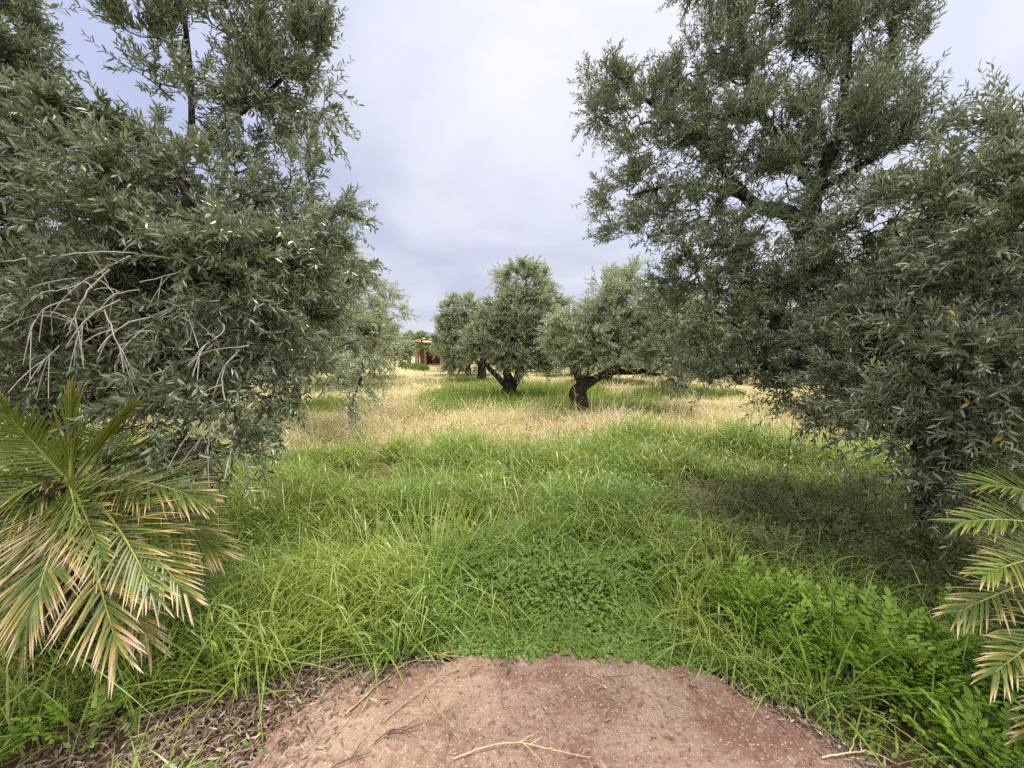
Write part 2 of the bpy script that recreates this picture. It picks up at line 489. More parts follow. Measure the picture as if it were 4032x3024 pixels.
# ================================================================== SETTING: ground and concrete slab
TREES = [(-4.15, 3.4), (-6.3, 11.3), (-8.2, 19.5), (-10, 27), (3.8, 3.35), (1.94, 10.76), (-.12, 16), (-1.9, 24.5), (-3.6, 31.5), (9.5, 9), (7.4, 16.4), (5.7, 22.6), (4, 30), (-12.5, 3), (-14.6, 11), (-16.5, 19)]
def canopy(x, y):
    c = np.zeros(np.shape(x))
    for tx, ty in TREES:
        r = np.hypot(np.asarray(x) - tx, np.asarray(y) - ty)
        c = np.maximum(c, 1 - sst(r, 1.7, 3.1))
    return c
def dryness(x, y):
    """0 green .. 1 straw"""
    x = np.asarray(x, float); y = np.asarray(y, float)
    n = vnoise(x, y, 1.6, 21); n2 = vnoise(x, y, 5.5, 22)
    n3 = vnoise(x, y, .6, 23)
    band = sst(y + (n - .5) * 3.0 + (n3 - .5) * 1.2 + np.abs(x) * .03, 6.2, 7.4) * (.55 + .45 * sst(n3 + n * .4, .35, .75)) * (1 - .9 * sst(y + (n - .5) * 2.4, 10.0, 11.6))
    far = sst(y + (n2 - .5) * 6, 17.5, 21) * (.55 + .6 * n2)
    right = sst(x + (n - .5) * 1.5, 3.6, 5.2) * sst(y, 7.5, 9)
    left = sst(-x + (n - .5) * 1.5, 2.6, 4.2) * sst(y, 6.5, 8)
    d = np.maximum.reduce([band, far, right * .9, left * .85])
    core = (1 - sst(np.hypot((x - .6) / 5.2, (y - 13.4) / 3.0) + (n - .5) * .3, .75, 1.05))
    return np.clip(d * (1 - .85 * canopy(x, y) * sst(y, 9, 11.5)) * (1 - .9 * core), 0, 1)

u = np.linspace(-1, 1, 241)
gx = np.sinh(u * 6.2) / math.sinh(6.2) * 900
gy = np.sinh(np.linspace(-1, 1, 241) * 6.2) / math.sinh(6.2) * 900 + 4
X, Y = np.meshgrid(gx, gy)
Z = gh(X, Y)
V = np.stack([X, Y, Z], -1).reshape(-1, 3)
i = np.arange(240)[:, None]; j = np.arange(240)[None]
Q = np.stack([i * 241 + j, i * 241 + j + 1, (i + 1) * 241 + j + 1, (i + 1) * 241 + j], -1).reshape(-1, 4)
m, t, b = mat('orchard_soil')
at = N(t, 'ShaderNodeAttribute'); at.attribute_name = 'dry'
soil = MIXC(t, RAMP(t, noise(t, 3, 6), .35, .65), (.075, .038, .026), (.15, .085, .058))
green = MIXC(t, RAMP(t, noise(t, 2.2, 6, .7), .3, .7), (.045, .075, .014), (.12, .17, .035))
straw = MIXC(t, RAMP(t, noise(t, 1.7, 7, .7), .3, .7), (.29, .24, .12), (.50, .41, .24))
gr2 = N(t, 'ShaderNodeAttribute'); gr2.attribute_name = 'far'
c = MIXC(t, at.outputs['Fac'], green, straw)
c = MIXC(t, gr2.outputs['Fac'], soil, c)
L(t, c, b.inputs['Base Color']); b.inputs['Roughness'].default_value = .95; b.inputs['Specular IOR Level'].default_value = .15
bn = N(t, 'ShaderNodeBump'); bn.inputs['Distance'].default_value = .03; L(t, noise(t, 25, 6, .7), bn.inputs['Height']); L(t, bn.outputs[0], b.inputs['Normal'])
GROUND_MAT = m
me = mesh_from('ground', V, [Q], [m], None, True, {'dry': dryness(V[:, 0], V[:, 1]), 'far': sst(np.hypot(V[:, 0], V[:, 1]), 5.5, 9)})
tag(obj('ground', me), kind='structure')

# slab of weathered reddish concrete, its edge eaten and rounded
def ring(z, grow, n=240):
    pts = catmull(np.array([(*p, 0) for p in SLAB]), .05)[:, :2]
    pts = np.vstack([pts, np.linspace(pts[-1], pts[0], 30)[1:-1]])
    c = np.array([.25, .5]); dd = pts - c
    k = 1 + grow + (vnoise(pts[:, 0], pts[:, 1], .12, 9) - .5) * .04 + (vnoise(pts[:, 0], pts[:, 1], .4, 8) - .5) * .10 + (vnoise(pts[:, 0], pts[:, 1], .04, 7) - .5) * .02
    p = c + dd * k[:, None]
    return np.column_stack([p, np.full(len(p), z)])
bmx = bmesh.new()
r_top = [bmx.verts.new(v) for v in ring(.012, -.012)]
r_mid = [bmx.verts.new(v) for v in ring(.004, 0)]
r_bot = [bmx.verts.new(v) for v in ring(-.12, .005)]
k = len(r_top)
for a_, b_ in ((r_bot, r_mid), (r_mid, r_top)):
    for q in range(k):
        bmx.faces.new((a_[q], b_[q], b_[(q + 1) % k], a_[(q + 1) % k]))
f = bmx.faces.new(r_top)
bmesh.ops.recalc_face_normals(bmx, faces=bmx.faces)
me = bpy.data.meshes.new('slab'); bmx.to_mesh(me); bmx.free()
m, t, b = mat('weathered_concrete')
tcn = N(t, 'ShaderNodeTexCoord')
c = MIXC(t, RAMP(t, noise(t, 2.3, 5, .6, dist=.4), .34, .62), (.165, .092, .068), (.29, .20, .15))
c = MIXC(t, RAMP(t, noise(t, 1.5, 4, .6, dist=1.0), .55, .70, 0, .75), c, (.15, .062, .042))
c = MIXC(t, RAMP(t, noise(t, 4.2, 6, .7, dist=.5), .60, .72, 0, .8), c, (.36, .30, .245))
mp = N(t, 'ShaderNodeMapping'); mp.inputs['Scale'].default_value = (1.2, 15, 1); mp.inputs['Rotation'].default_value = (0, 0, .05)
L(t, tcn.outputs['Object'], mp.inputs[0])
st = noise(t, 1.5, 4, .6, vec=mp.outputs[0])
c = MIXC(t, RAMP(t, st, .5, .68, 0, .5), c, (.19, .095, .07))
sp_ = noise(t, 55, 3, .6)
c = MIXC(t, RAMP(t, sp_, .52, .66, 0, .8), c, (.105, .055, .040))
c = MIXC(t, RAMP(t, noise(t, 24, 4, .7), .52, .70, 0, .6), c, (.36, .27, .21))
sp2 = noise(t, 110, 2, .6)
c = MIXC(t, RAMP(t, sp2, .60, .68, 0, .85), c, (.46, .38, .32))
vo = N(t, 'ShaderNodeTexVoronoi'); vo.inputs['Scale'].default_value = 70; L(t, tcn.outputs['Object'], vo.inputs['Vector'])
c = MIXC(t, RAMP(t, vo.outputs['Distance'], .0, .22, .45, 0), c, (.10, .06, .05))
L(t, c, b.inputs['Base Color']); b.inputs['Roughness'].default_value = .9; b.inputs['Specular IOR Level'].default_value = .25
bn = N(t, 'ShaderNodeBump'); bn.inputs['Distance'].default_value = .012; bn.inputs['Strength'].default_value = 1.0
L(t, M(t, 'ADD', noise(t, 60, 6, .7), M(t, 'MULTIPLY', st, .8)), bn.inputs['Height']); L(t, bn.outputs[0], b.inputs['Normal'])
me.materials.append(m)
tag(obj('path', me), kind='structure')

# ================================================================== OLIVE TREES
D_LIMBS = [
    ([(-4.2, 3.42, -.05), (-4.1, 3.42, .5), P(50, 400, 3.5), P(52, 355, 3.45), P(58, 312, 3.4)], [.20, .15, .115, .10, .085]),
    (PX([(58, 314, 3.4), (90, 262, 3.3), (150, 200, 3.2), (187, 150, 3.25), (191, 90, 3.2), (184, 10, 3.2), (175, -60, 3.2)]), [.06, .05, .04, .030, .022, .015, .006]),
    (PX([(58, 314, 3.4), (30, 220, 3.2), (8, 80, 2.9), (-20, -60, 2.8)]), [.075, .06, .04, .02]),
    (PX([(57, 320, 3.4), (130, 296, 2.95), (235, 272, 2.75), (300, 240, 2.8), (340, 214, 2.85)]), [.055, .04, .025, .014, .004]),
    (PX([(52, 355, 3.45), (130, 366, 2.9), (200, 372, 2.5), (222, 410, 2.2)]), [.06, .04, .025, .012]),
    (PX([(50, 398, 3.5), (20, 399, 3.3), (-45, 416, 3.1)]), [.09, .075, .055]),
    (PX([(187, 150, 3.25), (235, 118, 3.2), (285, 75, 3.2), (315, 20, 3.2)]), [.022, .017, .012, .004]),
    (PX([(54, 340, 3.4), (60, 300, 2.8), (90, 260, 2.4), (150, 250, 2.3)]), [.05, .04, .025, .012]),
    (PX([(50, 380, 3.45), (-60, 300, 3.1), (-140, 200, 2.9)]), [.06, .045, .02]),
]
D_CL = CL([
    (-5, 60, 2.7, .26, .4, .5), (-80, 30, 2.7, .6, .5, .6), (45, 165, 2.5, .5, .45, .40), (140, 205, 2.45, .45, .45, .36),
    (225, 225, 2.6, .38, .4, .36), (95, 280, 2.3, .55, .4, .4), (205, 290, 2.35, .5, .4, .42), (285, 265, 2.75, .3, .35, .42),
    (330, 212, 2.85, .2, .18, .10, .8), (335, 262, 2.85, .22, .25, .22), (55, 350, 2.5, .5, .35, .28), (150, 355, 2.45, .5, .35, .3),
    (200, 395, 2.25, .32, .3, .3, 1, .5), (212, 422, 2.15, .24, .22, .20, 1, .8), (255, 395, 2.35, .26, .28, .26, 1, .5), (280, 340, 2.6, .3, .3, .36, 1, .2),
    (40, 392, 2.6, .45, .3, .16, .7, .4), (-120, 180, 2.8, .8, .7, .8), (-140, 350, 2.7, .7, .6, .5, .7), (60, 310, 3.3, .9, .6, .5, .6), (200, 320, 3.2, .6, .5, .5, .6),
    (158, 50, 3.2, .24, .4, .36, .8, -.6), (205, -25, 3.2, .5, .4, .4, 1, -.6), (265, 40, 3.2, .42, .4, .42, 1, -.5), (268, 108, 3.2, .38, .35, .24, 1, -.2), (160, 100, 3.2, .2, .3, .22, .6),
    (316, 55, 3.2, .14, .2, .3, .8, -.6), (300, -15, 3.3, .3, .3, .3, 1, -.6), (235, 105, 3.05, .3, .25, .22, .9), (305, 95, 3.1, .2, .25, .24, .9), (325, 40, 3.1, .16, .2, .26, .9, -.4), (190, 110, 3.05, .14, .15, .3, .7), (190, 185, 2.7, .36, .3, .3), (285, 195, 2.85, .28, .3, .26), (130, 160, 2.6, .3, .3, .2), (340, 240, 2.8, .14, .2, .2, .9), (100, 370, 2.9, .5, .3, .3), (240, 200, 2.9, .3, .3, .25, .8), (240, 165, 3.1, .35, .3, .2, .7), (300, 175, 3.0, .16, .2, .25, .6),
    (225, 448, 2.1, .14, .12, .1, .8, .8), (300, 380, 2.6, .12, .2, .2, .8, .6)])
nl = []
tree_d, n_ = olive_tree('big silvery olive tree on the left, arching low over the palm with bare grey twigs', (-4.2, 3.42, 0), D_LIMBS, D_CL, spacing=.155, shoots=7, leaves=20, seed=3, leaf=(.056, .0138), blossom=.10, shoot_len=(.16, .36), droop_k=.35); nl.append(n_)

C_LIMBS = [
    ([(3.92, 3.4, -.05), (3.75, 3.35, .8), (3.4, 3.45, 1.55), P(862, 318, 3.6), P(838, 290, 3.65), P(818, 268, 3.7), P(808, 240, 3.8)], [.19, .15, .14, .125, .12, .105, .085]),
    (PX([(809, 244, 3.8), (790, 214, 3.8), (757, 207, 3.9), (736, 193, 4.0), (680, 186, 4.1), (630, 195, 4.15)]), [.085, .08, .06, .042, .022, .005]),
    (PX([(808, 244, 3.8), (816, 190, 3.8), (840, 120, 3.7), (850, 20, 3.7), (850, -70, 3.7)]), [.08, .065, .045, .028, .01]),
    (PX([(828, 280, 3.7), (795, 279, 3.7), (757, 288, 3.8)]), [.055, .04, .02]),
    ([(3.4, 3.45, 1.55), P(838, 356, 3.5), P(768, 367, 3.6), P(715, 378, 3.7)], [.07, .05, .035, .015]),
    ([(3.7, 3.3, .8), P(965, 360, 2.8), P(985, 250, 2.35), P(1010, 130, 2.3)], [.08, .045, .022, .005]),
    (PX([(816, 190, 3.8), (765, 120, 4.0), (742, 40, 4.0), (735, -50, 4.0)]), [.055, .045, .03, .012]),
    (PX([(757, 207, 3.9), (690, 135, 4.05), (640, 95, 4.1), (600, 60, 4.1)]), [.045, .03, .02, .01]),
    (PX([(816, 190, 3.8), (870, 160, 3.5), (910, 110, 3.5)]), [.045, .03, .012]),
    ([(3.62, 3.33, 1.1), P(930, 430, 2.6), P(975, 450, 2.2)], [.05, .035, .012]),
    ([(3.7, 3.3, .8), P(1080, 330, 2.6), P(1120, 180, 2.5)], [.08, .05, .02]),
]
C_CL = CL([
    (765, 20, 4.0, .72, .6, .6, .75, -.5), (845, 50, 3.8, .45, .55, .55, .75, -.7), (890, 70, 3.7, .22, .4, .45, .5, -.8), (715, 85, 4.0, .5, .5, .4, .8, -.3), (640, 100, 4.1, .42, .4, .3, .7), (602, 95, 4.1, .22, .25, .3, .8),
    (655, 145, 4.05, .45, .4, .33, .9), (605, 125, 4.1, .25, .2, .15, .8), (750, 145, 3.8, .6, .5, .40, .95), (830, 140, 3.5, .6, .5, .45, 1, -.3), (885, 135, 3.4, .28, .35, .33, .9, -.5), (835, 205, 3.4, .4, .3, .25, .9),
    (630, 195, 4.1, .36, .3, .17), (685, 215, 3.95, .5, .4, .24), (640, 238, 4.0, .36, .3, .13, .9), (700, 275, 4.0, .5, .5, .36), (668, 318, 4.05, .25, .3, .28),
    (755, 325, 3.9, .6, .5, .42), (725, 370, 3.9, .42, .4, .24), (790, 385, 3.7, .5, .4, .26), (825, 415, 3.3, .3, .3, .13, .9, .4), (870, 335, 3.0, .42, .4, .42),
    (895, 245, 2.9, .42, .4, .36), (905, 390, 2.6, .38, .33, .28), (955, 195, 2.4, .33, .33, .28), (1018, 125, 2.35, .15, .28, .36, .8, -.4), (965, 300, 2.3, .4, .33, .33),
    (1005, 240, 2.2, .35, .33, .36), (985, 375, 2.2, .36, .33, .3), (930, 425, 2.4, .28, .25, .22, 1.2), (970, 445, 2.25, .3, .28, .16), (1010, 450, 2.25, .24, .25, .2), (990, 470, 2.2, .30, .25, .18, 1.2, .2), (950, 462, 2.35, .22, .2, .18, 1.2, .2), (1025, 488, 2.2, .2, .25, .14, 1.1, .3), (915, 415, 2.3, .22, .2, .18, 1.1), (955, 500, 2.5, .16, .2, .12, 1, .3), (975, 410, 2.2, .26, .25, .2, 1.1), (780, 300, 3.5, .3, .2, .25, .9), (845, 270, 3.2, .22, .2, .2, .7), (740, 240, 3.7, .3, .3, .22, .9), (770, 260, 4.1, .5, .3, .3, .8),
    (900, 432, 2.6, .2, .2, .10, .8, .5), (900, 300, 2.8, .4, .3, .4), (940, 350, 2.6, .35, .3, .35), (1000, 330, 2.2, .35, .3, .35), (1085, 190, 2.5, .6, .6, .7), (1090, 350, 2.4, .5, .5, .5), (745, -70, 4.0, .75, .6, .5), (870, -60, 3.9, .6, .6, .5),
    (800, 330, 4.6, .8, .5, .6, .6), (900, 330, 4.4, .8, .6, .7, .5), (830, 180, 4.4, .6, .4, .4, .3)])
tree_c, n_ = olive_tree('tall dark olive tree on the right with a black forked trunk showing through the leaves', (3.86, 3.3, 0), C_LIMBS, C_CL, spacing=.155, shoots=6, leaves=20, seed=8, leaf=(.057, .0130), up=.75, shoot_len=(.18, .42)); nl.append(n_)

E_LIMBS = [
    ([(-6.3, 11.25, -.05), P(297, 392, 11.3), P(300, 370, 11.1), P(305, 345, 10.8)], [.15, .12, .10, .09]),
    (PX([(305, 347, 10.8), (330, 310, 10), (345, 275, 9.2)]), [.08, .06, .03]),
    (PX([(303, 355, 10.9), (340, 345, 9.5), (375, 330, 8.2), (392, 318, 7.8)]), [.07, .05, .035, .015]),
    (PX([(320, 325, 10.3), (345, 340, 8), (362, 365, 7), (352, 405, 6.6)]), [.05, .04, .03, .012]),
    (PX([(304, 350, 10.8), (290, 300, 10), (300, 260, 9.5)]), [.07, .05, .02])]
E_CL = CL([
    (330, 270, 9.2, .7, .9, .6), (345, 255, 9, .35, .5, .5, .7), (300, 262, 9.5, .9, 1, .9), (362, 305, 8.5, .7, .8, .5), (386, 308, 8.2, .33, .5, .34), (340, 335, 8.5, .9, .9, .6),
    (300, 325, 9.5, 1.1, 1, .9), (376, 335, 7.8, .4, .6, .36, .9), (365, 362, 7.2, .5, .6, .25, .9, .4), (352, 390, 6.7, .28, .3, .3, .9, .8), (375, 375, 7.2, .25, .3, .22, .8, .6),
    (260, 320, 10.5, 1.3, 1.2, 1.2), (310, 365, 9.0, .6, .7, .25, .7, .3), (348, 415, 6.6, .14, .14, .16, .9, .9)])
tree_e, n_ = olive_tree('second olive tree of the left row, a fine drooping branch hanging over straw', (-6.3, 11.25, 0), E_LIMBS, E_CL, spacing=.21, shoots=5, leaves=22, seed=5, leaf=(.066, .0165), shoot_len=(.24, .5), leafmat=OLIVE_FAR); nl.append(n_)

A_LIMBS = [
    ([(1.98, 10.8, -.08), P(582, 405, 10.82), P(577.5, 396, 10.85), P(581, 387, 10.8), P(584, 380, 10.8)], [.24, .19, .225, .18, .16]),
    (PX([(585, 386, 10.8), (596, 379, 10.75), (613, 371.5, 10.7), (638, 371.5, 10.6), (672, 364, 10.5)]), [.13, .12, .10, .075, .03]),
    (PX([(581, 383, 10.8), (577, 368, 10.8), (590, 330, 10.8), (612, 290, 10.8)]), [.13, .11, .08, .03]),
    (PX([(584, 382, 10.8), (592, 366, 10.9), (622, 325, 11), (640, 300, 11)]), [.11, .09, .06, .03]),
    (PX([(580, 380, 10.8), (567, 358, 10.6), (560, 335, 10.5)]), [.07, .06, .03]),
    (PX([(598, 378, 10.75), (606, 371, 11.2), (618, 360, 11.8)]), [.06, .05, .03]),
    (PX([(640, 371, 10.6), (655, 374, 10.4), (662, 374, 10.3)]), [.05, .04, .02])]
A_CL = CL([
    (612, 288, 10.8, .55, .7, .55, 1.1), (625, 318, 10.9, 1.2, 1.2, .75, 1.1), (592, 345, 10.7, 1.0, 1.1, .65, 1.2), (648, 345, 10.9, 1.1, 1.1, .65, 1.2), (600, 364, 10.7, 1.1, 1.0, .26, 1.2),
    (668, 368, 10.5, .6, .7, .35, 1.2), (688, 388, 10.2, .28, .35, .40, 1, .5), (562, 335, 10.5, .5, .6, .5, 1.1), (565, 360, 10.5, .5, .6, .35, 1.1), (672, 325, 11.2, .6, .8, .6, 1), (632, 280, 11, .35, .5, .4, .8)])
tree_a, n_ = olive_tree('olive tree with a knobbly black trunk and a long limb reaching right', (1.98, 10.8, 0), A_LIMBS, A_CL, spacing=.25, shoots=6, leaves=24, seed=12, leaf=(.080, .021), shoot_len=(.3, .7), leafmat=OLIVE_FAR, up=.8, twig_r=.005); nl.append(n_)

B_LIMBS = [
    ([(-.14, 16, -.08), P(509, 390, 15.95), P(509, 385, 15.9), P(508, 378, 15.9)], [.36, .31, .27, .2]),
    (PX([(507, 387, 15.9), (500, 379, 15.9), (494, 373, 15.8), (488, 367, 15.8)]), [.13, .12, .10, .09]),
    (PX([(509, 380, 15.9), (507, 368, 15.9), (515, 335, 15.9), (520, 290, 15.9)]), [.19, .17, .10, .04]),
    (PX([(513, 387, 15.9), (517, 377, 15.9), (520, 367, 15.9), (545, 335, 16)]), [.16, .14, .12, .05]),
    (PX([(489, 368, 15.8), (481, 355, 15.6), (478, 345, 15.6)]), [.09, .06, .03])]
B_CL = CL([
    (520, 284, 15.9, 1.0, 1.1, .75, 1.1), (525, 318, 15.9, 1.75, 1.6, 1.0, 1.1), (495, 340, 15.8, 1.1, 1.2, .9, 1.1), (556, 342, 15.9, 1.0, 1.2, 1.0, 1.1), (525, 358, 15.7, 1.6, 1.4, .5, 1.2),
    (482, 355, 15.6, .7, .8, .5, 1), (545, 368, 15.6, .9, .9, .3, 1.1), (540, 290, 16, .7, .8, .6, 1), (505, 300, 16, .6, .8, .6, 1)])
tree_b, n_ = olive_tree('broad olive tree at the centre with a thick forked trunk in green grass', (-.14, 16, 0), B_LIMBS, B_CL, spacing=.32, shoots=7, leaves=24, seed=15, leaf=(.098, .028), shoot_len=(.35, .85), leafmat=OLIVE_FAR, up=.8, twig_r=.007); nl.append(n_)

K_LIMBS = [
    ([(-1.9, 24.5, -.08), (-1.92, 24.5, .5), (-1.95, 24.5, 1.1)], [.34, .28, .22]),
    ([(-1.95, 24.5, .9), (-2.7, 24.2, 1.7), (-3.6, 24, 2.6)], [.14, .11, .05]),
    ([(-1.95, 24.5, 1.0), (-1.8, 24.5, 2.2), (-2.4, 24.5, 3.8)], [.14, .11, .05]),
    ([(-1.95, 24.5, 1.0), (-1.2, 24.6, 2.0), (-.4, 24.6, 2.8)], [.12, .10, .05])]
K_CL = CL([(452, 316, 24, .9, 1.1, .95), (449, 346, 24, .9, 1.1, .9), (468, 345, 24, 1.3, 1.3, 1.1), (480, 318, 24.5, 1.2, 1.2, .9), (460, 364, 24, 1.0, 1.1, .4), (444, 330, 24, .5, .7, .7, .8), (470, 305, 24.5, .6, .7, .5)])
tree_k, n_ = olive_tree('olive tree beside the end of the lane, right of the pink pillar', (-1.9, 24.5, 0), K_LIMBS, K_CL, spacing=.38, shoots=9, leaves=24, seed=19, leaf=(.13, .042), shoot_len=(.4, .95), leafmat=OLIVE_FAR, up=.8, twig_r=.009); nl.append(n_)

T_LIMBS = [
    ([(7.45, 16.35, -.05), P(684, 387, 16.4), P(680, 376, 16.4), P(680, 360, 16.3)], [.17, .14, .12, .09]),
    (PX([(680, 372, 16.4), (668, 345, 16.2), (660, 320, 16)]), [.08, .06, .03]),
    (PX([(680, 368, 16.4), (700, 345, 16.3), (712, 320, 16)]), [.08, .06, .03])]
T_CL = CL([(662, 318, 16, .9, 1, .9), (690, 310, 16.3, 1.1, 1.1, .9), (715, 335, 16.2, 1, 1, .9), (670, 350, 16.1, 1.0, 1, .7), (700, 366, 16, 1.1, 1, .45), (664, 375, 15.8, .45, .5, .35, 1, .5), (640, 340, 16.2, .7, .8, .7)])
tree_t, n_ = olive_tree('olive tree with a thin leaning trunk left of the dark tall tree', (7.45, 16.35, 0), T_LIMBS, T_CL, spacing=.34, shoots=8, leaves=26, seed=23, leaf=(.10, .029), shoot_len=(.35, .85), leafmat=OLIVE_FAR, up=.6, twig_r=.007); nl.append(n_)

# two plain trees of the grove, copied along the rows
def grove_tree(seed, label):
    g = np.random.default_rng(seed)
    limbs = [([(0, 0, -.08), (.03, 0, .4), (0, .05, .95)], [.30, .24, .2])]
    cl = []
    for k in range(5):
        a = k * 1.257 + g.uniform(-.3, .3)
        r = g.uniform(1.2, 1.7); h = g.uniform(2.0, 2.7)
        limbs.append(([(0, .03, .8), (math.cos(a) * r * .45, math.sin(a) * r * .45, 1.45), (math.cos(a) * r, math.sin(a) * r, h), (math.cos(a) * r * 1.1, math.sin(a) * r * 1.1, h + .9)], [.13, .10, .06, .03]))
        cl.append(((math.cos(a) * r * 1.15, math.sin(a) * r * 1.15, h), (1.1, 1.1, .85)))
        cl.append(((math.cos(a) * r * .7, math.sin(a) * r * .7, h + 1.0), (.9, .9, .8)))
    cl.append(((0, 0, 4.0), (1.0, 1.0, .8))); cl.append(((.1, 0, 2.6), (1.4, 1.4, .8)))
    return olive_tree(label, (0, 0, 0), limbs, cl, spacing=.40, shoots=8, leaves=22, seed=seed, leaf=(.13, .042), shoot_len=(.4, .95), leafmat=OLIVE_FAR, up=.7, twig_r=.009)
far_label = 'grey-green olive tree standing far back in the rows of the grove'
v1, n_ = grove_tree(41, far_label); nl.append(n_)
v2, n_ = grove_tree(47, far_label); nl.append(n_)
spots = [(-8.7, 19.5, .95, 'third olive tree of the left row, its edge bordering the lane'), (-3.6, 31.5, .95, 'olive tree on the right of the lane just short of the pink gatehouse'),
         (5.7, 22.6, .95, 'olive tree whose small black trunk shows under the long limb of the knobbly tree'), (9.6, 9.2, .95, 'olive tree hidden behind the dark tall tree on the right')]
g = np.random.default_rng(77)
for row, (x0, off) in enumerate([(-4.15, 3.4), (3.86, 3.3), (11.6, 1.5), (-12.4, 3.0), (19.6, 1.0), (-20.6, 2.0), (27.6, .5), (-28.8, 1.5)]):
    for k in range(9):
        y = off + 7.3 * k; x = x0 - (y - off) * .245
        if abs(x) > 1.45 * y + 4 or y > 62: continue
        if any(math.hypot(x - a, y - b_) < 4.2 for a, b_ in [(-4.15, 3.4), (3.86, 3.3), (-6.3, 11.3), (1.98, 10.8), (-.14, 16), (-1.9, 24.5), (7.45, 16.4)] + [s[:2] for s in spots]): continue
        if y > 28 and abs(x + .245 * y) < 3.4: continue
        spots.append((x + g.uniform(-.5, .5), y + g.uniform(-.5, .5), g.uniform(.85, 1.1), far_label))
for k in range(26):                                    # the last line of trees closing the view
    x = -75 + k * 6 + g.uniform(-1.5, 1.5)
    if -17.6 < x < -11.5: continue
    spots.append((x, 70 + g.uniform(-3, 5), g.uniform(.95, 1.35), far_label))
first = [True, True]
for q, (x, y, s, lab) in enumerate(spots):
    src = (v1, v2)[q % 2]; z = float(gh(x, y))
    if first[q % 2]:
        first[q % 2] = False
        src.location = (x, y, z); src.scale = (s,) * 3; src['label'] = lab
    else: dup(src, (x, y, z), g.uniform(0, 6.28), s, lab, 'olive trees of the grove')
print('leaves', nl, 'trees', len(spots))

# ================================================================== GRASS, STRAW, CLOVER AND WEEDS (nobody could count them)
GRASS = leaf_mat('fresh_grass', [(.10, .165, .035), (.18, .265, .05), (.30, .38, .10), (.13, .215, .045), (.20, .30, .045), (.32, .36, .10)], rough=.38, trans=.36, spec=.5, patch=((.27, .31, .06), .9), tcol=(.30, .42, .03))
GRASS_FAR = leaf_mat('orchard_grass', [(.12, .195, .03), (.18, .26, .045), (.25, .31, .08)], rough=.6, trans=.35, spec=.2, patch=((.23, .25, .065), 1.5), tcol=(.22, .34, .03))
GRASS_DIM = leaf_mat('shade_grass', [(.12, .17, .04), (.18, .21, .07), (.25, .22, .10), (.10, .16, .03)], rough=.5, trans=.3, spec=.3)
STRAW = leaf_mat('dry_straw', [(.52, .42, .24), (.66, .57, .37), (.40, .29, .17), (.74, .68, .49)], rough=.7, trans=.3, spec=.2, patch=((.50, .47, .20), .8))
CLOVER = leaf_mat('clover_leaf', [(.085, .155, .026), (.14, .23, .042), (.22, .30, .08)], rough=.55, trans=.3, spec=.25, patch=((.12, .18, .028), .35), tcol=(.16, .28, .02))
WEED = leaf_mat('weed_leaf', [(.10, .18, .028), (.16, .25, .045), (.075, .14, .028), (.23, .29, .08)], rough=.5, trans=.35, spec=.3, tcol=(.18, .32, .02))
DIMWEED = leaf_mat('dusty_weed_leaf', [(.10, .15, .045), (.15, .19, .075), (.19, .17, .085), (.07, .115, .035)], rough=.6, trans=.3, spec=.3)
STEM = plain('weed_stem', (.10, .14, .04), (.17, .18, .07), 20)
DRYLEAF = leaf_mat('fallen_olive_leaf', [(.07, .045, .032), (.20, .135, .095), (.11, .068, .045), (.40, .33, .26), (.045, .030, .025), (.26, .19, .14)], rough=.7, trans=.05, spec=.25, rare=(.006, (.55, .42, .05)))

def scatter(n, y0, y1, dens, widen=.8):
    """points inside the wedge the view covers, kept by a 0..1 density"""
    y = np.sqrt(rng.uniform(y0 ** 2, y1 ** 2, n)); x = rng.uniform(-1, 1, n) * (1.36 * y + widen)
    k = rng.uniform(0, 1, n) < dens(x, y)
    return x[k], y[k]
def lean(n, amt):
    a = rng.uniform(0, 2 * PI, n); r = np.abs(rng.normal(0, amt, n))
    return np.stack([np.cos(a) * r, np.sin(a) * r, np.ones(n)], 1)
def seg_dist(x, y, ax, ay, bx, by):
    px, py, dx, dy = x - ax, y - ay, bx - ax, by - ay
    t = np.clip((px * dx + py * dy) / (dx * dx + dy * dy), 0, 1)
    return np.hypot(px - t * dx, py - t * dy)
def out_slab(x, y, m=.0): return ~in_slab(x, y, m)
def clover_zone(x, y):
    n = (vnoise(x, y, .35, 31) - .5) * .5
    a = 1 - sst(np.hypot((x - .42) / 1.0, (y - 2.3) / .75) + n * .8, .55, 1.15)
    b_ = 1 - sst(seg_dist(x, y, .6, 2.6, 1.3, 3.8) + n * .9, .1, .9)
    c = 1 - sst(np.hypot((x + 1.0) / .5, (y - 2.05) / .25) + n * .5, .7, 1.1)
    return np.maximum.reduce([a, b_ * .4, c * .7]) * (.35 + .65 * sst(vnoise(x, y, .28, 37) + .25 * (y < 2.4), .25, .6))
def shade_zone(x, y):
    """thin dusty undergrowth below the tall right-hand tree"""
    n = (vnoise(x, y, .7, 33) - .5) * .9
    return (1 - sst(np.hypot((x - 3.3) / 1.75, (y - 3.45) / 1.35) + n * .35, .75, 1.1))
def bare_zone(x, y):
    n = (vnoise(x, y, .3, 35) - .5)
    a = 1 - sst(np.hypot((x - 2.1) / .55, (y - 4.4) / .32) + n, .6, 1.2)
    b_ = 1 - sst(seg_dist(x, y, 1.75, 4.0, 2.2, 3.0) + n * .3, .10, .3)
    c = 1 - sst(np.hypot((x - .15) / .25, (y - 4.3) / .2) + n, .5, 1.2)
    return np.maximum.reduce([a, b_ * .8, c * .8])
def litter_zone(x, y):
    n = (vnoise(x, y, .2, 36) - .5) * .25
    return 1 - sst(seg_dist(x, y, -1.7, 1.2, -.98, 1.66) + n, .16, .34)
def canopy_f(x, y): return canopy(x, y)

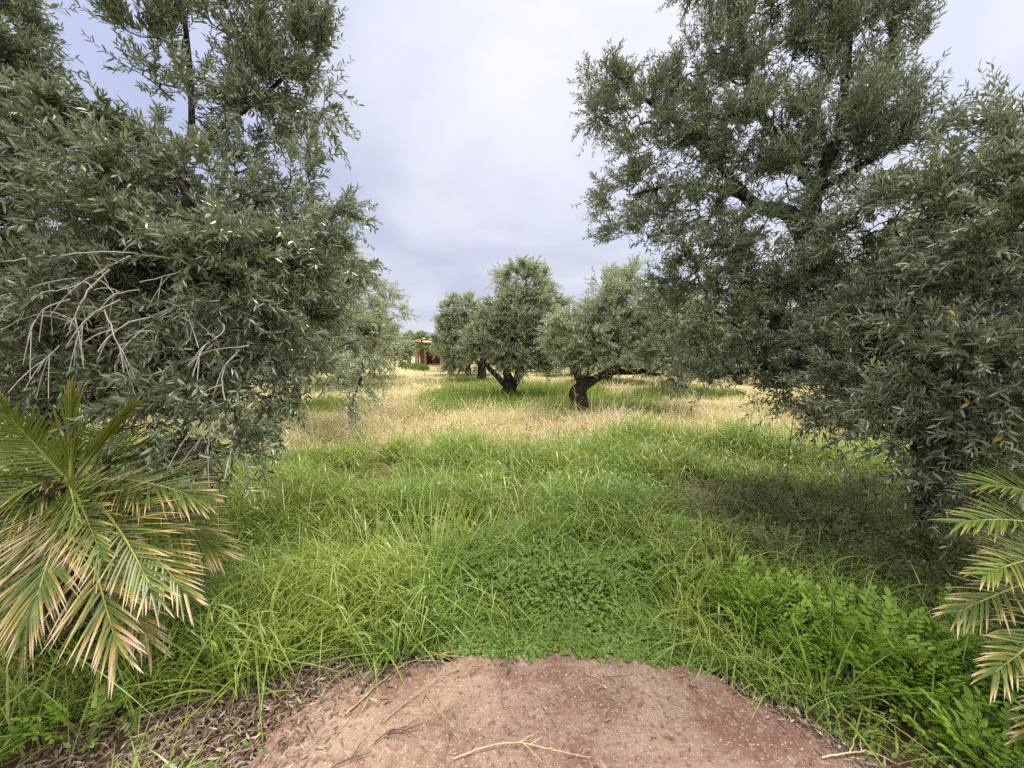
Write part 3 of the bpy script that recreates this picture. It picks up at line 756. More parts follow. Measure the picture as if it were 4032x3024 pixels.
# --- tall fresh grass, left and middle foreground, and the green strip in front of the straw
def d_grass(x, y):
    n = vnoise(x, y, .55, 41); n2 = vnoise(x, y, .22, 42)
    d = .12 + 1.1 * sst(n, .2, .7) * (.35 + 1.0 * n2)
    d *= 1 - .80 * clover_zone(x, y)
    d *= 1 - .85 * shade_zone(x, y)
    d *= 1 - bare_zone(x, y)
    d *= 1 - .8 * (sst(x, .9, 1.6) * (1 - sst(y, 3.4, 4.3)))
    d *= 1 - litter_zone(x, y)
    d *= 1 - .97 * sst(dryness(x, y), .15, .7)
    d *= out_slab(x, y, .02)
    tr = 1 - .45 * (1 - sst(seg_dist(x, y, .2, 4.0, -.6, 7), .12, .4))
    return np.clip(d * tr, 0, 1)
mb = MB()
for n_, y0, y1, wd, hh, sg in ((82000, 1.12, 3.2, .0085, .42, 6), (190000, 3.2, 7.4, .0105, .40, 5)):
    x, y = scatter(n_, y0, y1, d_grass)
    k = len(x)
    hn = .40 + .95 * vnoise(x, y, .7, 44)
    hn *= 1 - .45 * sst(x, .6, 1.6) * (1 - sst(y, 4, 5))
    hn *= .35 + .65 * sst(np.hypot(x - .2, y - .8), 1.1, 2.0)
    ln = hh * hn * rng.uniform(.5, 1.35, k)
    up_ = rng.uniform(0, 1, k) < .68                      # leaves leaving the stem higher up
    z0 = np.where(up_, ln * rng.uniform(.1, .85, k), -.01)
    ll = np.where(up_, rng.uniform(.10, .24, k) * (.7 + .5 * ln / hh), ln)
    ld_ = lean(k, .35); ld_[up_, :2] *= 2.0
    V, F_ = blade_verts(np.stack([x, y, gh(x, y) + z0], 1), ld_, ll, wd * rng.uniform(.5, 1.4, k), np.where(up_, np.abs(rng.normal(1.0, .5, k)), np.abs(rng.normal(.45, .4, k))), sg)
    mb.add(V, F_)
    q = rng.uniform(0, 1, k) < .004                     # seed heads and dead stems
    x, y = x[q], y[q]; k = len(x)
    V, F_ = blade_verts(np.stack([x, y, gh(x, y)], 1), lean(k, .3), ln[q] * rng.uniform(1.0, 1.4, k), np.full(k, .004), np.abs(rng.normal(.3, .3, k)), 5)
    mb.add(V, F_, 1)
tag(obj('tall_grass', mb.mesh('tall_grass', [GRASS, STRAW])), 'fresh green grass filling the near field', 'grass', kind='stuff')
print('grass', len(mb.V[0]))

# --- green grass below the trees and down the lane
def d_mid(x, y):
    d = (1 - sst(dryness(x, y), .25, .75)) * (.35 + .8 * vnoise(x, y, .9, 51))
    return np.clip(np.maximum(d, .45 * sst(vnoise(x, y, .7, 52), .5, .8)), .08, 1)
mb = MB()
for n_, y0, y1, wd, hh in ((90000, 7, 12, .010, .33), (110000, 12, 26, .017, .34), (60000, 26, 66, .045, .40)):
    x, y = scatter(n_, y0, y1, d_mid)
    k = len(x)
    V, F_ = blade_verts(np.stack([x, y, gh(x, y) - .01], 1), lean(k, .3), hh * rng.uniform(.45, 1.3, k) * (.55 + .8 * vnoise(x, y, 1.1, 53)) * (1 - .35 * (dryness(x, y) > .4)), wd * rng.uniform(.6, 1.4, k), np.abs(rng.normal(.3, .35, k)), 3)
    mb.add(V, F_)
tag(obj('orchard_grass', mb.mesh('orchard_grass', [GRASS_FAR])), 'soft green grass under the middle trees and along the lane', 'grass', kind='stuff')

# --- dry straw, lying and arching
def d_straw(x, y): return np.clip(sst(dryness(x, y), .2, .75) * (.35 + .8 * vnoise(x, y, .5, 55)), .03, 1)
mb = MB()
for n_, y0, y1, wd, hh in ((85000, 5.9, 12, .0105, .62), (75000, 12, 26, .019, .46), (50000, 26, 68, .050, .45)):
    x, y = scatter(n_, y0, y1, d_straw)
    k = len(x)
    cl_ = sst(vnoise(x, y, .8, 57), .45, .8)
    V, F_ = blade_verts(np.stack([x, y, gh(x, y) + rng.uniform(0, .06, k)], 1), lean(k, 1.3), hh * (.45 + .8 * cl_) * rng.uniform(.3, 1.3, k), wd * rng.uniform(.5, 1.3, k), np.abs(rng.normal(.7, .6, k)), 4 if y1 < 13 else 3)
    mb.add(V, F_)
tag(obj('dry_straw', mb.mesh('dry_straw', [STRAW])), 'pale dry straw lying in a band across the field and between the rows', 'straw', kind='stuff')

# --- clover and its mounds
def mound(x, y): return .04 + .24 * sst(y - np.abs(x - .4) * .12, 1.92, 2.6) * (.25 + 1.2 * vnoise(x, y, .26, 61))
def d_clover(x, y):
    edge = (vnoise(x, y, .42, 64) - .5) * .20 + (vnoise(x, y, .11, 62) - .5) * .07 + (vnoise(x, y, .04, 63) - .5) * .07 + rng.normal(0, .022, np.shape(x))
    ok = out_slab(x, y + 0 * edge, -.035) | (~in_slab(x + edge * .5, y + .10 + edge, 0)) & (x > -.25) & (x < 1.1)
    return clover_zone(x, y) * ok * (1 - litter_zone(x, y))
y = rng.uniform(1.7, 4.4, 120000); x = rng.uniform(-1.6, 1.9, 120000)
k = rng.uniform(0, 1, len(x)) < d_clover(x, y) * np.clip(2.4 / y, 0, 1) ** .5
x, y = x[k], y[k]; n_ = len(x)
z = gh(x, y) + .02 + mound(x, y) * rng.uniform(.12, 1, n_) ** .5
c0 = np.stack([x, y, z], 1)
tilt = nrm(np.array([0, -.25, 1.]) + rng.normal(0, .38, (n_, 3)))
a0 = rng.uniform(0, 2 * PI, n_)
ex = nrm(np.cross(tilt, np.array([.31, .9, .1]))); ey = np.cross(tilt, ex)
sz = rng.uniform(.006, .0185, n_)
mb = MB()
for q in range(3):
    aa = a0 + q * 2 * PI / 3
    dd = ex * np.cos(aa)[:, None] + ey * np.sin(aa)[:, None]
    V, Q = leaf_verts(c0, dd, tilt + rng.normal(0, .12, (n_, 3)), sz * 1.15, sz * 1.1, .25, .2)
    mb.add(V, [Q])
k = rng.uniform(0, 1, n_) < .22
V, Q = tubes(np.stack([c0[k] - np.stack([rng.normal(0, .025, k.sum()), rng.normal(0, .025, k.sum()), .6 * (z[k] - gh(x[k], y[k]))], 1), c0[k]], 1), np.full((k.sum(), 2), .0009), 3)
mb.add(V, [Q], 1)
tag(obj('clover', mb.mesh('clover', [CLOVER, STEM])), 'low clover creeping over the far edge of the concrete', 'clover', kind='stuff')

# --- mixed small weeds through the near green
def d_weed(x, y):
    d = .22 + .6 * sst(vnoise(x, y, .45, 65), .4, .7) + .5 * sst(x, .4, 1.4) * (1 - sst(y, 3.2, 4.6))
    d *= (1 - .6 * bare_zone(x, y)) * (1 - .85 * litter_zone(x, y)) * (1 - .7 * shade_zone(x, y)) * out_slab(x, y, -.01) * (1 - sst(dryness(x, y), .2, .6))
    return np.clip(d, 0, 1)
def weed_leaves(n_, y0, y1, dens, size, hmax, mats, name, label, seedn):
    x, y = scatter(n_, y0, y1, dens)
    k = len(x)
    h = hmax * (.35 + .9 * vnoise(x, y, .3, seedn)) * (.4 + .6 * sst(np.hypot(x - .2, y - .8), 1.1, 2.0))
    z = gh(x, y) + .012 + h * rng.uniform(.05, 1, k) ** .6
    V, Q = leaf_verts(np.stack([x, y, z], 1), rng.normal(0, 1, (k, 3)) * [1, 1, .45], np.array([0, -.2, 1.]) + rng.normal(0, .4, (k, 3)), size * rng.uniform(.5, 1.4, k), size * .48 * rng.uniform(.6, 1.3, k), .3, .25)
    mb = MB(); mb.add(V, [Q])
    s_ = rng.uniform(0, 1, k) < .10
    b0 = np.stack([x[s_] + rng.normal(0, .02, s_.sum()), y[s_] + rng.normal(0, .02, s_.sum()), gh(x[s_], y[s_])], 1)
    t0 = np.stack([x[s_], y[s_], z[s_]], 1)
    V, Q = tubes(np.stack([b0, (b0 + t0) / 2 + rng.normal(0, .01, b0.shape), t0], 1), np.full((s_.sum(), 3), .0011), 3)
    mb.add(V, [Q], 1)
    tag(obj(name, mb.mesh(name, mats)), label, 'weeds', kind='stuff')
weed_leaves(150000, 1.12, 6.2, d_weed, .026, .20, [WEED, STEM], 'ground_cover', 'small leafy weeds growing through the near grass', 66)
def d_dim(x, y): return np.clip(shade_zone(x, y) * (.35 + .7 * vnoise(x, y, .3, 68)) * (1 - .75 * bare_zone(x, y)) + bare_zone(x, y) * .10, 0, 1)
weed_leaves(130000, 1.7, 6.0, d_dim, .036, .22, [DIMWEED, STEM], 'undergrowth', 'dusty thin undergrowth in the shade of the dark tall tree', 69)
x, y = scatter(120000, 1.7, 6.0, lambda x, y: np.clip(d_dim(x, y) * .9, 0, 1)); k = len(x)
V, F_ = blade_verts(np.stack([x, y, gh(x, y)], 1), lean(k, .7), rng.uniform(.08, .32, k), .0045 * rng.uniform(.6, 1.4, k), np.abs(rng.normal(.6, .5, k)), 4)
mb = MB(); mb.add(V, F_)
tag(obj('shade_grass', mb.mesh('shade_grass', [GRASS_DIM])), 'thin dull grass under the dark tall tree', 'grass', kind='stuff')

# --- small yellow flowers in the straw
x, y = scatter(9000, 6.0, 13, lambda x, y: .06 + .22 * sst(vnoise(x, y, .9, 71), .55, .8) * (dryness(x, y) > .3)); k = len(x)
c0 = np.stack([x, y, gh(x, y) + rng.uniform(.12, .34, k)], 1)
YEL = leaf_mat('yellow_petal', [(.75, .60, .06), (.80, .70, .22)], trans=.2)
mb = MB()
for q in range(4):
    V, Q = leaf_verts(c0, np.stack([np.cos(q * PI / 2 + x * 9), np.sin(q * PI / 2 + x * 9), .3 + 0 * x], 1), np.tile([0, -.3, 1.], (k, 1)), np.full(k, .016), np.full(k, .014)); mb.add(V, [Q])
V, Q = tubes(np.stack([c0 - [0, 0, .2], c0], 1), np.full((k, 2), .0012), 3); mb.add(V, [Q], 1)
tag(obj('wildflowers', mb.mesh('wildflowers', [YEL, STEM])), 'tiny yellow flowers scattered in the straw', 'flowers', kind='stuff')

# --- fallen leaves heaped along the left edge of the slab, a few on top
y = rng.uniform(.9, 2.1, 42000); x = rng.uniform(-2.0, 1.7, 42000)
rim = 1 - sst(np.minimum(seg_dist(x, y, 1.1, 1.78, 1.6, 1.2), seg_dist(x, y, -.9, 1.7, -.3, 2.0)), .02, .11)
on = in_slab(x, y, 0)
pden = np.maximum(litter_zone(x, y) * np.where(on, .16, .75), rim * .55) + on * .006
k = rng.uniform(0, 1, len(x)) < pden; x, y, on = x[k], y[k], on[k]; k = len(x)
z = np.where(on, .017, gh(x, y) + .012) + rng.uniform(0, .022, k) * np.maximum(litter_zone(x, y), .05)
V, Q = leaf_verts(np.stack([x, y, z], 1), rng.normal(0, 1, (k, 3)) * [1, 1, .07], np.array([0, 0, 1.]) + rng.normal(0, .3, (k, 3)), rng.uniform(.018, .062, k), rng.uniform(.003, .0105, k), .4, rng.uniform(-.18, .08, k))
mb = MB(); mb.add(V, [Q])
tag(obj('fallen_leaves', mb.mesh('fallen_leaves', [DRYLEAF])), 'brown fallen olive leaves littering the left edge of the concrete', 'leaf litter', kind='stuff')

# ================================================================== DRY TWIGS ON THE SLAB
TWIG = plain('dry_twig', (.20, .145, .085), (.40, .31, .19), 30)
TWIG_DARK = plain('dark_twig', (.045, .032, .026), (.10, .072, .055), 30)
PALEST = plain('straw_stalk', (.42, .33, .17), (.56, .46, .27), 30)
def gpt(px, py, z=.02):
    v = P(px, py, 1.0) - [0, 0, EYE]; t_ = (z - EYE) / v[2]
    return np.array([v[0] * t_, v[1] * t_, z])
def twig(px, r, label, mat_, forks=2, seed=0, name='dry_twig', lift=.0):
    g = np.random.default_rng(seed)
    pts = np.array([gpt(*p) for p in px]); pts[1:-1, 2] += lift + .006
    o = pts[0].copy()
    q = catmull(pts, .02); q += g.normal(0, r * .5, q.shape) * [1, 1, .3]
    m_ = MB(); V, Q = tubes(q[None], (np.linspace(1, .45, len(q)) * r)[None], 6); m_.add(V, [Q])
    for f in range(forks):
        i0 = g.integers(len(q) // 4, max(len(q) - 3, len(q) // 4 + 1)); d_ = nrm(q[min(i0 + 1, len(q) - 1)] - q[i0 - 1])
        sd = nrm(d_ + np.cross(d_, [0, 0, 1]) * g.choice([-1, 1]) * g.uniform(.5, 1.1) + [0, 0, .12])
        l_ = g.uniform(.05, .16); c = q[i0] + sd * (l_ * np.linspace(0, 1, 7)[:, None]) + g.normal(0, .002, (7, 3)); c[:, 2] = np.maximum(c[:, 2], .016)
        V, Q = tubes(c[None], (np.linspace(.7, .35, 7) * r)[None], 5); m_.add(V, [Q])
    ob = obj(name, m_.mesh(name, [mat_], True, origin=o)); ob.location = o
    tag(ob, label, 'twig', 'dry twigs on the concrete'); return ob
twig([(345, 715), (400, 668), (440, 655), (468, 650)], .0042, 'long pale broken stick lying along the left rim of the concrete', TWIG, 3, 1)
twig([(362, 692), (372, 680), (392, 667), (402, 663)], .0062, 'short thick black stick among the fallen leaves', TWIG_DARK, 1, 2)
twig([(383, 722), (410, 700), (445, 676), (470, 662)], .0028, 'forked thin tan twig across the left half of the concrete', TWIG, 5, 3)
twig([(375, 742), (385, 735), (400, 730), (418, 738)], .0026, 'tangled dark twig near the lower left corner of the concrete', TWIG_DARK, 5, 4)
twig([(455, 758), (490, 747), (520, 744), (555, 752), (590, 757)], .0030, 'long straw coloured stalk curving over the bottom of the concrete', PALEST, 3, 5)
twig([(430, 700), (448, 722), (470, 735)], .0018, 'hair thin curved twig in the middle of the concrete', TWIG, 2, 6)
twig([(447, 729), (455, 738), (459, 741)], .0022, 'tiny dark curled twig beside the pale patch', TWIG_DARK, 1, 7)
twig([(500, 664), (508, 663), (514, 663)], .0028, 'small dark bit of bark under the clover edge', TWIG_DARK, 0, 8)
twig([(603, 676), (612, 681), (616, 683)], .0022, 'small dark split twig right of the middle of the concrete', TWIG_DARK, 1, 9)
twig([(822, 757), (850, 754), (870, 753), (900, 765)], .0036, 'pale bent stalk at the lower right rim of the concrete', PALEST, 3, 10)
twig([(775, 706), (800, 722), (835, 748)], .0024, 'dark thin twig along the right rim of the concrete', TWIG_DARK, 4, 11)
twig([(470, 676), (478, 670), (484, 662)], .0024, 'reddish brown twig just below the clover', plain('red_twig', (.16, .05, .04), (.26, .09, .07), 30), 1, 12)
twig([(330, 768), (350, 760), (372, 752)], .0026, 'dark twig crossing the bottom left of the concrete', TWIG_DARK, 2, 13)
twig([(735, 690), (745, 700), (752, 705)], .0020, 'short brown stick near the right grass tuft', TWIG, 0, 14)

# ================================================================== BARE TWIGS OF THE LEFT TREE (parts of it)
def bare(px, r=.0042, forks=2, seed=0):
    g = np.random.default_rng(seed)
    q = catmull(PX(px), .03)
    m_ = MB(); V, Q = tubes((q + g.normal(0, .0018, q.shape))[None], (np.linspace(1, .6, len(q)) * r)[None], 6); m_.add(V, [Q])
    for f in range(forks):
        i0 = g.integers(len(q) // 3, len(q) - 2); d_ = nrm(q[i0 + 1] - q[i0])
        sd = nrm(d_ + g.normal(0, .55, 3) + [0, 0, -.35]); l_ = g.uniform(.08, .22); tt = np.linspace(0, 1, 8)[:, None]
        c = q[i0] + sd * l_ * tt + np.array([0, 0, -.06]) * tt ** 2
        V, Q = tubes(c[None], (np.linspace(.75, .5, 8) * r)[None], 5); m_.add(V, [Q])
    o = np.array(tree_d.location)
    obj('bare_twig', m_.mesh('bare_twig', [BARETWIG], True, origin=o), tree_d)
bt = [[(0, 262, 2.0), (60, 255, 1.95), (115, 252, 1.95), (170, 258, 2.0)], [(130, 255, 1.95), (95, 275, 1.9), (70, 288, 1.9), (40, 292, 1.9)],
      [(75, 278, 2.0), (40, 285, 1.95), (0, 300, 1.9)], [(110, 270, 1.95), (88, 290, 1.9), (78, 310, 1.88), (70, 330, 1.88)], [(70, 300, 1.95), (50, 305, 1.9), (35, 320, 1.9), (27, 340, 1.9)],
      [(120, 300, 1.95), (95, 312, 1.9), (78, 330, 1.88), (68, 345, 1.88)], [(150, 318, 2.0), (130, 322, 1.95), (108, 338, 1.92), (98, 352, 1.9)], [(105, 310, 1.95), (112, 330, 1.9), (120, 348, 1.9), (124, 355, 1.9)],
      [(220, 300, 2.1), (180, 306, 2.05), (158, 318, 2.0), (140, 332, 2.0)], [(218, 318, 2.1), (225, 330, 2.05), (205, 345, 2.0), (192, 362, 2.0)], [(160, 300, 2.0), (185, 310, 2.0), (192, 330, 2.0), (186, 345, 2.0)],
      [(250, 345, 2.1), (215, 350, 2.05), (190, 360, 2.0), (165, 372, 2.0)], [(240, 350, 2.1), (225, 365, 2.05), (222, 385, 2.02), (225, 400, 2.02)], [(230, 400, 2.05), (205, 410, 2.0), (196, 425, 1.98), (186, 440, 1.98)],
      [(225, 415, 2.05), (210, 430, 2.0), (208, 445, 2.0), (205, 458, 2.0)], [(235, 430, 2.05), (232, 450, 2.0), (240, 465, 2.0)], [(0, 330, 2.0), (25, 318, 1.95), (50, 312, 1.95), (75, 320, 1.95)], [(60, 345, 2.0), (45, 360, 1.95), (38, 372, 1.95)],
      [(170, 340, 2.05), (150, 330, 2.0), (128, 336, 2.0)], [(285, 300, 2.4), (255, 310, 2.35), (235, 325, 2.3)], [(140, 290, 2.0), (120, 292, 1.95), (104, 300, 1.95)], [(200, 262, 2.1), (170, 275, 2.05), (140, 282, 2.0)]]
for q, p_ in enumerate(bt): bare(p_, .0034 if q % 3 else .0045, 2 + q % 3, 200 + q)

# ================================================================== PALMS
def palm_mat(name, base, tipc, rib):
    m, t, b = mat(name)
    g_ = N(t, 'ShaderNodeNewGeometry'); at = N(t, 'ShaderNodeAttribute'); at.attribute_name = 'dry'
    cr = N(t, 'ShaderNodeValToRGB'); cr.color_ramp.elements[0].color = (*base[0], 1); cr.color_ramp.elements[1].color = (*base[1], 1)
    L(t, g_.outputs['Random Per Island'], cr.inputs[0])
    f = M(t, 'ADD', at.outputs['Fac'], M(t, 'MULTIPLY', M(t, 'SUBTRACT', noise(t, 14, 3), .5), .5))
    c = MIXC(t, RAMP(t, f, .30, .62), cr.outputs[0], (.36, .27, .05))
    c = MIXC(t, RAMP(t, f, .52, .74), c, tipc)
    L(t, c, b.inputs['Base Color']); b.inputs['Roughness'].default_value = .42; b.inputs['Specular IOR Level'].default_value = .45
    tr = N(t, 'ShaderNodeBsdfTranslucent'); L(t, c, tr.inputs[0])
    ms = N(t, 'ShaderNodeMixShader'); ms.inputs[0].default_value = .22; L(t, b.outputs[0], ms.inputs[1]); L(t, tr.outputs[0], ms.inputs[2])
    L(t, ms.outputs[0], t.nodes['Material Output'].inputs[0])
    return m
PALM = palm_mat('palm_leaflet', ((.075, .115, .022), (.15, .20, .045)), (.52, .39, .27), None)
PALM_YOUNG = palm_mat('young_palm_leaflet', ((.13, .19, .022), (.21, .27, .045)), (.45, .38, .18), None)
RACHIS = plain('palm_rib', (.20, .22, .05), (.34, .33, .10), 12, .5, 0, .4)
FIBRE = plain('palm_trunk_fibre', (.045, .030, .020), (.16, .11, .07), 24, .95, .02)
def frond(parent, pts, ln=.34, pairs=40, dry=.3, up=(0, 0, 1), wd=.0108, mat_=None, seed=0, sag=.10, open_=1.0, vee=.30, start=.14):
    """a feather leaf: rib along a bezier, folded leaflets on both sides"""
    g = np.random.default_rng(seed)
    p0, p1, p2 = [np.asarray(p, float) for p in pts]
    t = np.linspace(0, 1, 26)[:, None]
    rib = (1 - t) ** 2 * p0 + 2 * t * (1 - t) * p1 + t * t * p2
    Lr = np.linalg.norm(np.diff(rib, axis=0), axis=1).sum()
    m_ = MB(); V, Q = tubes(rib[None], (np.linspace(.0105, .002, 26))[None], 6)
    o = np.array(parent.location)
    rb = MB(); rb.add(V, [Q])
    u = np.repeat(np.linspace(start, 1.0, pairs), 2); sd = np.tile([-1., 1.], pairs)
    u = np.clip(u + g.normal(0, .006, len(u)), 0, 1)
    T = nrm(2 * (1 - u[:, None]) * (p1 - p0) + 2 * u[:, None] * (p2 - p1))
    pos = (1 - u[:, None]) ** 2 * p0 + 2 * (u * (1 - u))[:, None] * p1 + (u ** 2)[:, None] * p2
    up_ = np.asarray(up, float); S = nrm(np.cross(T, up_)); U = np.cross(S, T)
    ang = np.radians(np.interp(u, [0, .5, 1], [66, 48, 16])) * open_ + g.normal(0, .07, len(u))
    lf = ln * .97 * np.interp(u, [0, .2, .6, 1], [.55, .95, 1, .55]) * g.uniform(.85, 1.1, len(u))
    d = nrm(T * np.cos(ang)[:, None] + S * (np.sin(ang) * sd)[:, None] + U * (vee * np.sin(ang) + g.normal(0, .07, len(u)))[:, None])
    n_ = nrm(U - d * (U * d).sum(1, keepdims=True)); s_ = np.cross(d, n_)
    k = len(u); segs = 6; rows = []; at = []
    dd0 = dry * 1.08 + .02 + g.normal(0, .14, k)
    sg = sag * g.uniform(.4, 1.7, k)
    for q in range(segs + 1):
        v = q / segs
        c = pos + d * (lf * v)[:, None] + np.array([0, 0, -1.]) * (lf * sg * v * v)[:, None]
        wv = (wd * .5 * np.interp(v, [0, .12, .45, .8, 1], [.55, 1, .95, .5, .06]))
        rows += [c - s_ * wv + n_ * wv * .55, c, c + s_ * wv + n_ * wv * .55]
        at += [np.clip(dd0 + .75 * v ** 2.2 - .25, 0, 1)] * 3
    V = np.stack(rows, 1); A = np.stack(at, 1); nv = 3 * (segs + 1)
    q4 = []
    for q in range(segs):
        a = 3 * q
        q4 += [[a, a + 1, a + 4, a + 3], [a + 1, a + 2, a + 5, a + 4]]
    Q = (np.array(q4)[None] + (np.arange(k) * nv)[:, None, None]).reshape(-1, 4)
    m_.add(V.reshape(-1, 3), [Q], 0, A)
    fo = obj('frond', m_.mesh('frond', [mat_ or PALM], False, 'dry', o), parent)
    obj('midrib', rb.mesh('midrib', [RACHIS], True, None, o), fo)
    return fo
def stump(parent, base, top, r):
    o = np.array(parent.location); g = np.random.default_rng(5)
    m_ = MB()
    q = catmull(np.array([base, (np.array(base) + top) / 2, top]), .04)
    V, Q = tubes(q[None], (r * (1 + .15 * np.sin(np.linspace(0, 20, len(q)))))[None], 12); m_.add(V, [Q])
    for k in range(46):                      # old leaf bases wrapped round the trunk
        a = k * 2.4; f_ = k / 46; c = np.array(base) * (1 - f_) + np.array(top) * f_
        dv = np.array([math.cos(a), math.sin(a), 0]); p = c + dv * r * .85
        pt = np.stack([p, p + dv * .05 + [0, 0, .07], p + dv * .075 + [0, 0, .17]])
        V, Q = tubes(pt[None], np.array([[.035, .028, .012]]), 5); m_.add(V, [Q])
    obj('trunk', m_.mesh('trunk', [FIBRE], True, origin=o), parent)

H = P(71, 484, 1.95)
pl = empty('palm_tree', (H[0], H[1], 0), 'young feather palm on the left with dry pinkish leaf tips', 'palm tree', 'feather palms beside the path')
stump(pl, np.array([H[0], H[1], -.03]), H - [0, 0, .06], .085)
CAMUP = (0, -.45, .9)
for q, (c, tp, kw) in enumerate([
    ((42, 452, 1.9), (6, 412, 1.75), dict(ln=.26, dry=.12, mat_=PALM_YOUNG, sag=.2, up=(.3, -.8, .5), pairs=30)),
    ((71, 445, 1.9), (71, 408, 1.85), dict(ln=.30, dry=.1, open_=.12, vee=.05, sag=0, mat_=PALM_YOUNG, pairs=26)),
    ((100, 440, 1.9), (126, 412, 1.8), dict(ln=.30, dry=.08, open_=.13, vee=.05, sag=.05, mat_=PALM_YOUNG, pairs=30)),
    ((140, 425, 2.15), (214, 452, 2.4), dict(ln=.33, dry=.12)),
    ((130, 440, 2.1), (205, 478, 2.3), dict(ln=.34, dry=.15)),
    ((60, 440, 2.2), (20, 430, 2.5), dict(ln=.32, dry=.15)),
    ((110, 430, 2.2), (120, 428, 2.6), dict(ln=.34, dry=.2)),
    ((70, 482, 1.7), (78, 520, 1.5), dict(ln=.24, dry=.12, pairs=18, up=(0, -.9, .35), mat_=PALM_YOUNG, start=.3, sag=.12)),
    ((72, 480, 1.75), (102, 556, 1.45), dict(ln=.26, dry=.32, up=(0, -.8, .6), pairs=28, start=.35)),
    ((125, 470, 1.9), (196, 497, 1.85), dict(ln=.30, dry=.25, up=CAMUP)),
    ((140, 490, 1.95), (212, 548, 2.0), dict(ln=.30, dry=.42, up=CAMUP)),
    ((110, 500, 1.75), (152, 590, 1.5), dict(ln=.28, dry=.34, up=CAMUP)),
    ((125, 515, 1.8), (185, 592, 1.65), dict(ln=.27, dry=.45, up=CAMUP)),
    ((88, 540, 1.65), (118, 650, 1.45), dict(ln=.27, dry=.50, up=CAMUP, sag=.15)),
    ((62, 520, 1.65), (32, 612, 1.45), dict(ln=.27, dry=.42, up=CAMUP, sag=.2)),
    ((20, 500, 1.75), (-50, 590, 1.55), dict(ln=.28, dry=.4, up=CAMUP)),
    ((15, 460, 1.85), (-70, 500, 1.75), dict(ln=.32, dry=.2)),
    ((30, 470, 1.8), (-40, 540, 1.65), dict(ln=.30, dry=.3, up=CAMUP)),
    ((30, 430, 2.0), (-40, 450, 2.1), dict(ln=.32, dry=.15)),
    ((40, 560, 1.8), (10, 700, 1.7), dict(ln=.25, dry=.6, up=CAMUP)),
    ((100, 560, 1.9), (150, 640, 1.8), dict(ln=.26, dry=.6, up=CAMUP)),
]):
    frond(pl, (H, P(*c), P(*tp)), seed=300 + q, **kw)
H2 = P(1112, 560, 1.95)
pr = empty('palm_tree', (H2[0], H2[1], 0), 'yellowing feather palm cut by the right edge of the view', 'palm tree', 'feather palms beside the path')
stump(pr, np.array([H2[0], H2[1], -.03]), H2 - [0, 0, .06], .085)
for q, (c, tp, kw) in enumerate([
    ((1050, 510, 1.85), (962, 522, 1.7), dict(ln=.27, dry=.22, mat_=PALM_YOUNG, up=CAMUP, open_=.8)),
    ((1060, 485, 1.9), (985, 485, 1.9), dict(ln=.27, dry=.2, mat_=PALM_YOUNG, up=CAMUP)),
    ((1050, 545, 1.75), (985, 575, 1.55), dict(ln=.26, dry=.3, mat_=PALM_YOUNG, up=CAMUP, open_=.9)),
    ((1045, 570, 1.75), (958, 612, 1.6), dict(ln=.24, dry=.42, up=CAMUP, sag=.16)),
    ((1065, 620, 1.65), (995, 672, 1.45), dict(ln=.24, dry=.38, up=CAMUP, sag=.16)),
    ((1090, 650, 1.65), (1030, 735, 1.45), dict(ln=.25, dry=.45, up=CAMUP)),
    ((1110, 490, 1.95), (1105, 420, 1.95), dict(ln=.2, dry=.1, open_=.2, mat_=PALM_YOUNG)),
    ((1170, 520, 1.9), (1260, 560, 1.8), dict(ln=.3, dry=.3)),
    ((1150, 600, 1.8), (1190, 700, 1.6), dict(ln=.3, dry=.4)),
    ((1080, 490, 2.2), (1040, 500, 2.5), dict(ln=.3, dry=.2)),
    ((1150, 490, 2.2), (1200, 500, 2.5), dict(ln=.3, dry=.2)),
]):
    frond(pr, (H2, P(*c), P(*tp)), seed=400 + q, **kw)

# ================================================================== LEAFY WEEDS, TUSSOCKS AND TALL STALKS (each its own plant)
def leafy(g, h, nst, leafn):
    """a parsley-like weed: stems carrying lobed leaves"""
    lv, sv = [], []
    for k in range(nst):
        a = g.uniform(0, 6.28); dv = np.array([math.cos(a), math.sin(a), 0]); hh = h * g.uniform(.5, 1.1)
        top = dv * h * g.uniform(.25, .8) + [0, 0, hh]
        c = np.stack([np.zeros(3), top * .5 + [0, 0, hh * .15], top])
        tt = np.linspace(0, 1, 6)[:, None]; sv.append((1 - tt) ** 2 * c[0] + 2 * tt * (1 - tt) * c[1] + tt ** 2 * c[2])
        od = nrm(top - c[1]); sd = nrm(np.cross(od, [0, 0, 1.]) + 1e-5); upv = np.cross(sd, od)
        ls = .075 * g.uniform(.7, 1.2)
        for b_ in range(leafn):                # lobes set along the leaf's axis
            f_ = b_ / leafn
            for s_ in (-1, 1):
                p = top + od * ls * (f_ * 1.2 - .35) + upv * g.normal(0, .006)
                d = od * .7 + sd * s_ * (1.0 - .55 * f_) + upv * g.normal(0, .15)
                lv.append((p, d, upv + g.normal(0, .2, 3), ls * .55 * (1 - .45 * f_), ls * .26))
        lv.append((top + od * ls * .8, od, upv, ls * .6, ls * .28))
    return lv, sv
def leafy_mesh(seed, h, nst, leafn, mats):
    g = np.random.default_rng(seed); lv, sv = leafy(g, h, nst, leafn)
    p, d, n_, l_, w_ = [np.array(v) for v in zip(*lv)]
    m_ = MB(); V, Q = leaf_verts(p, d, n_, l_, w_, .3, .2); m_.add(V, [Q])
    V, Q = tubes(np.stack(sv), np.full((len(sv), 6), .0014), 4); m_.add(V, [Q], 1)
    return m_.mesh('leafy_weed', mats)
BRIGHTWEED = leaf_mat('bright_weed_leaf', [(.17, .29, .03), (.25, .37, .055), (.13, .23, .03)], rough=.5, trans=.38, spec=.3, tcol=(.24, .38, .02))  # weed colours raised to paint in light the right-hand tree shadows away
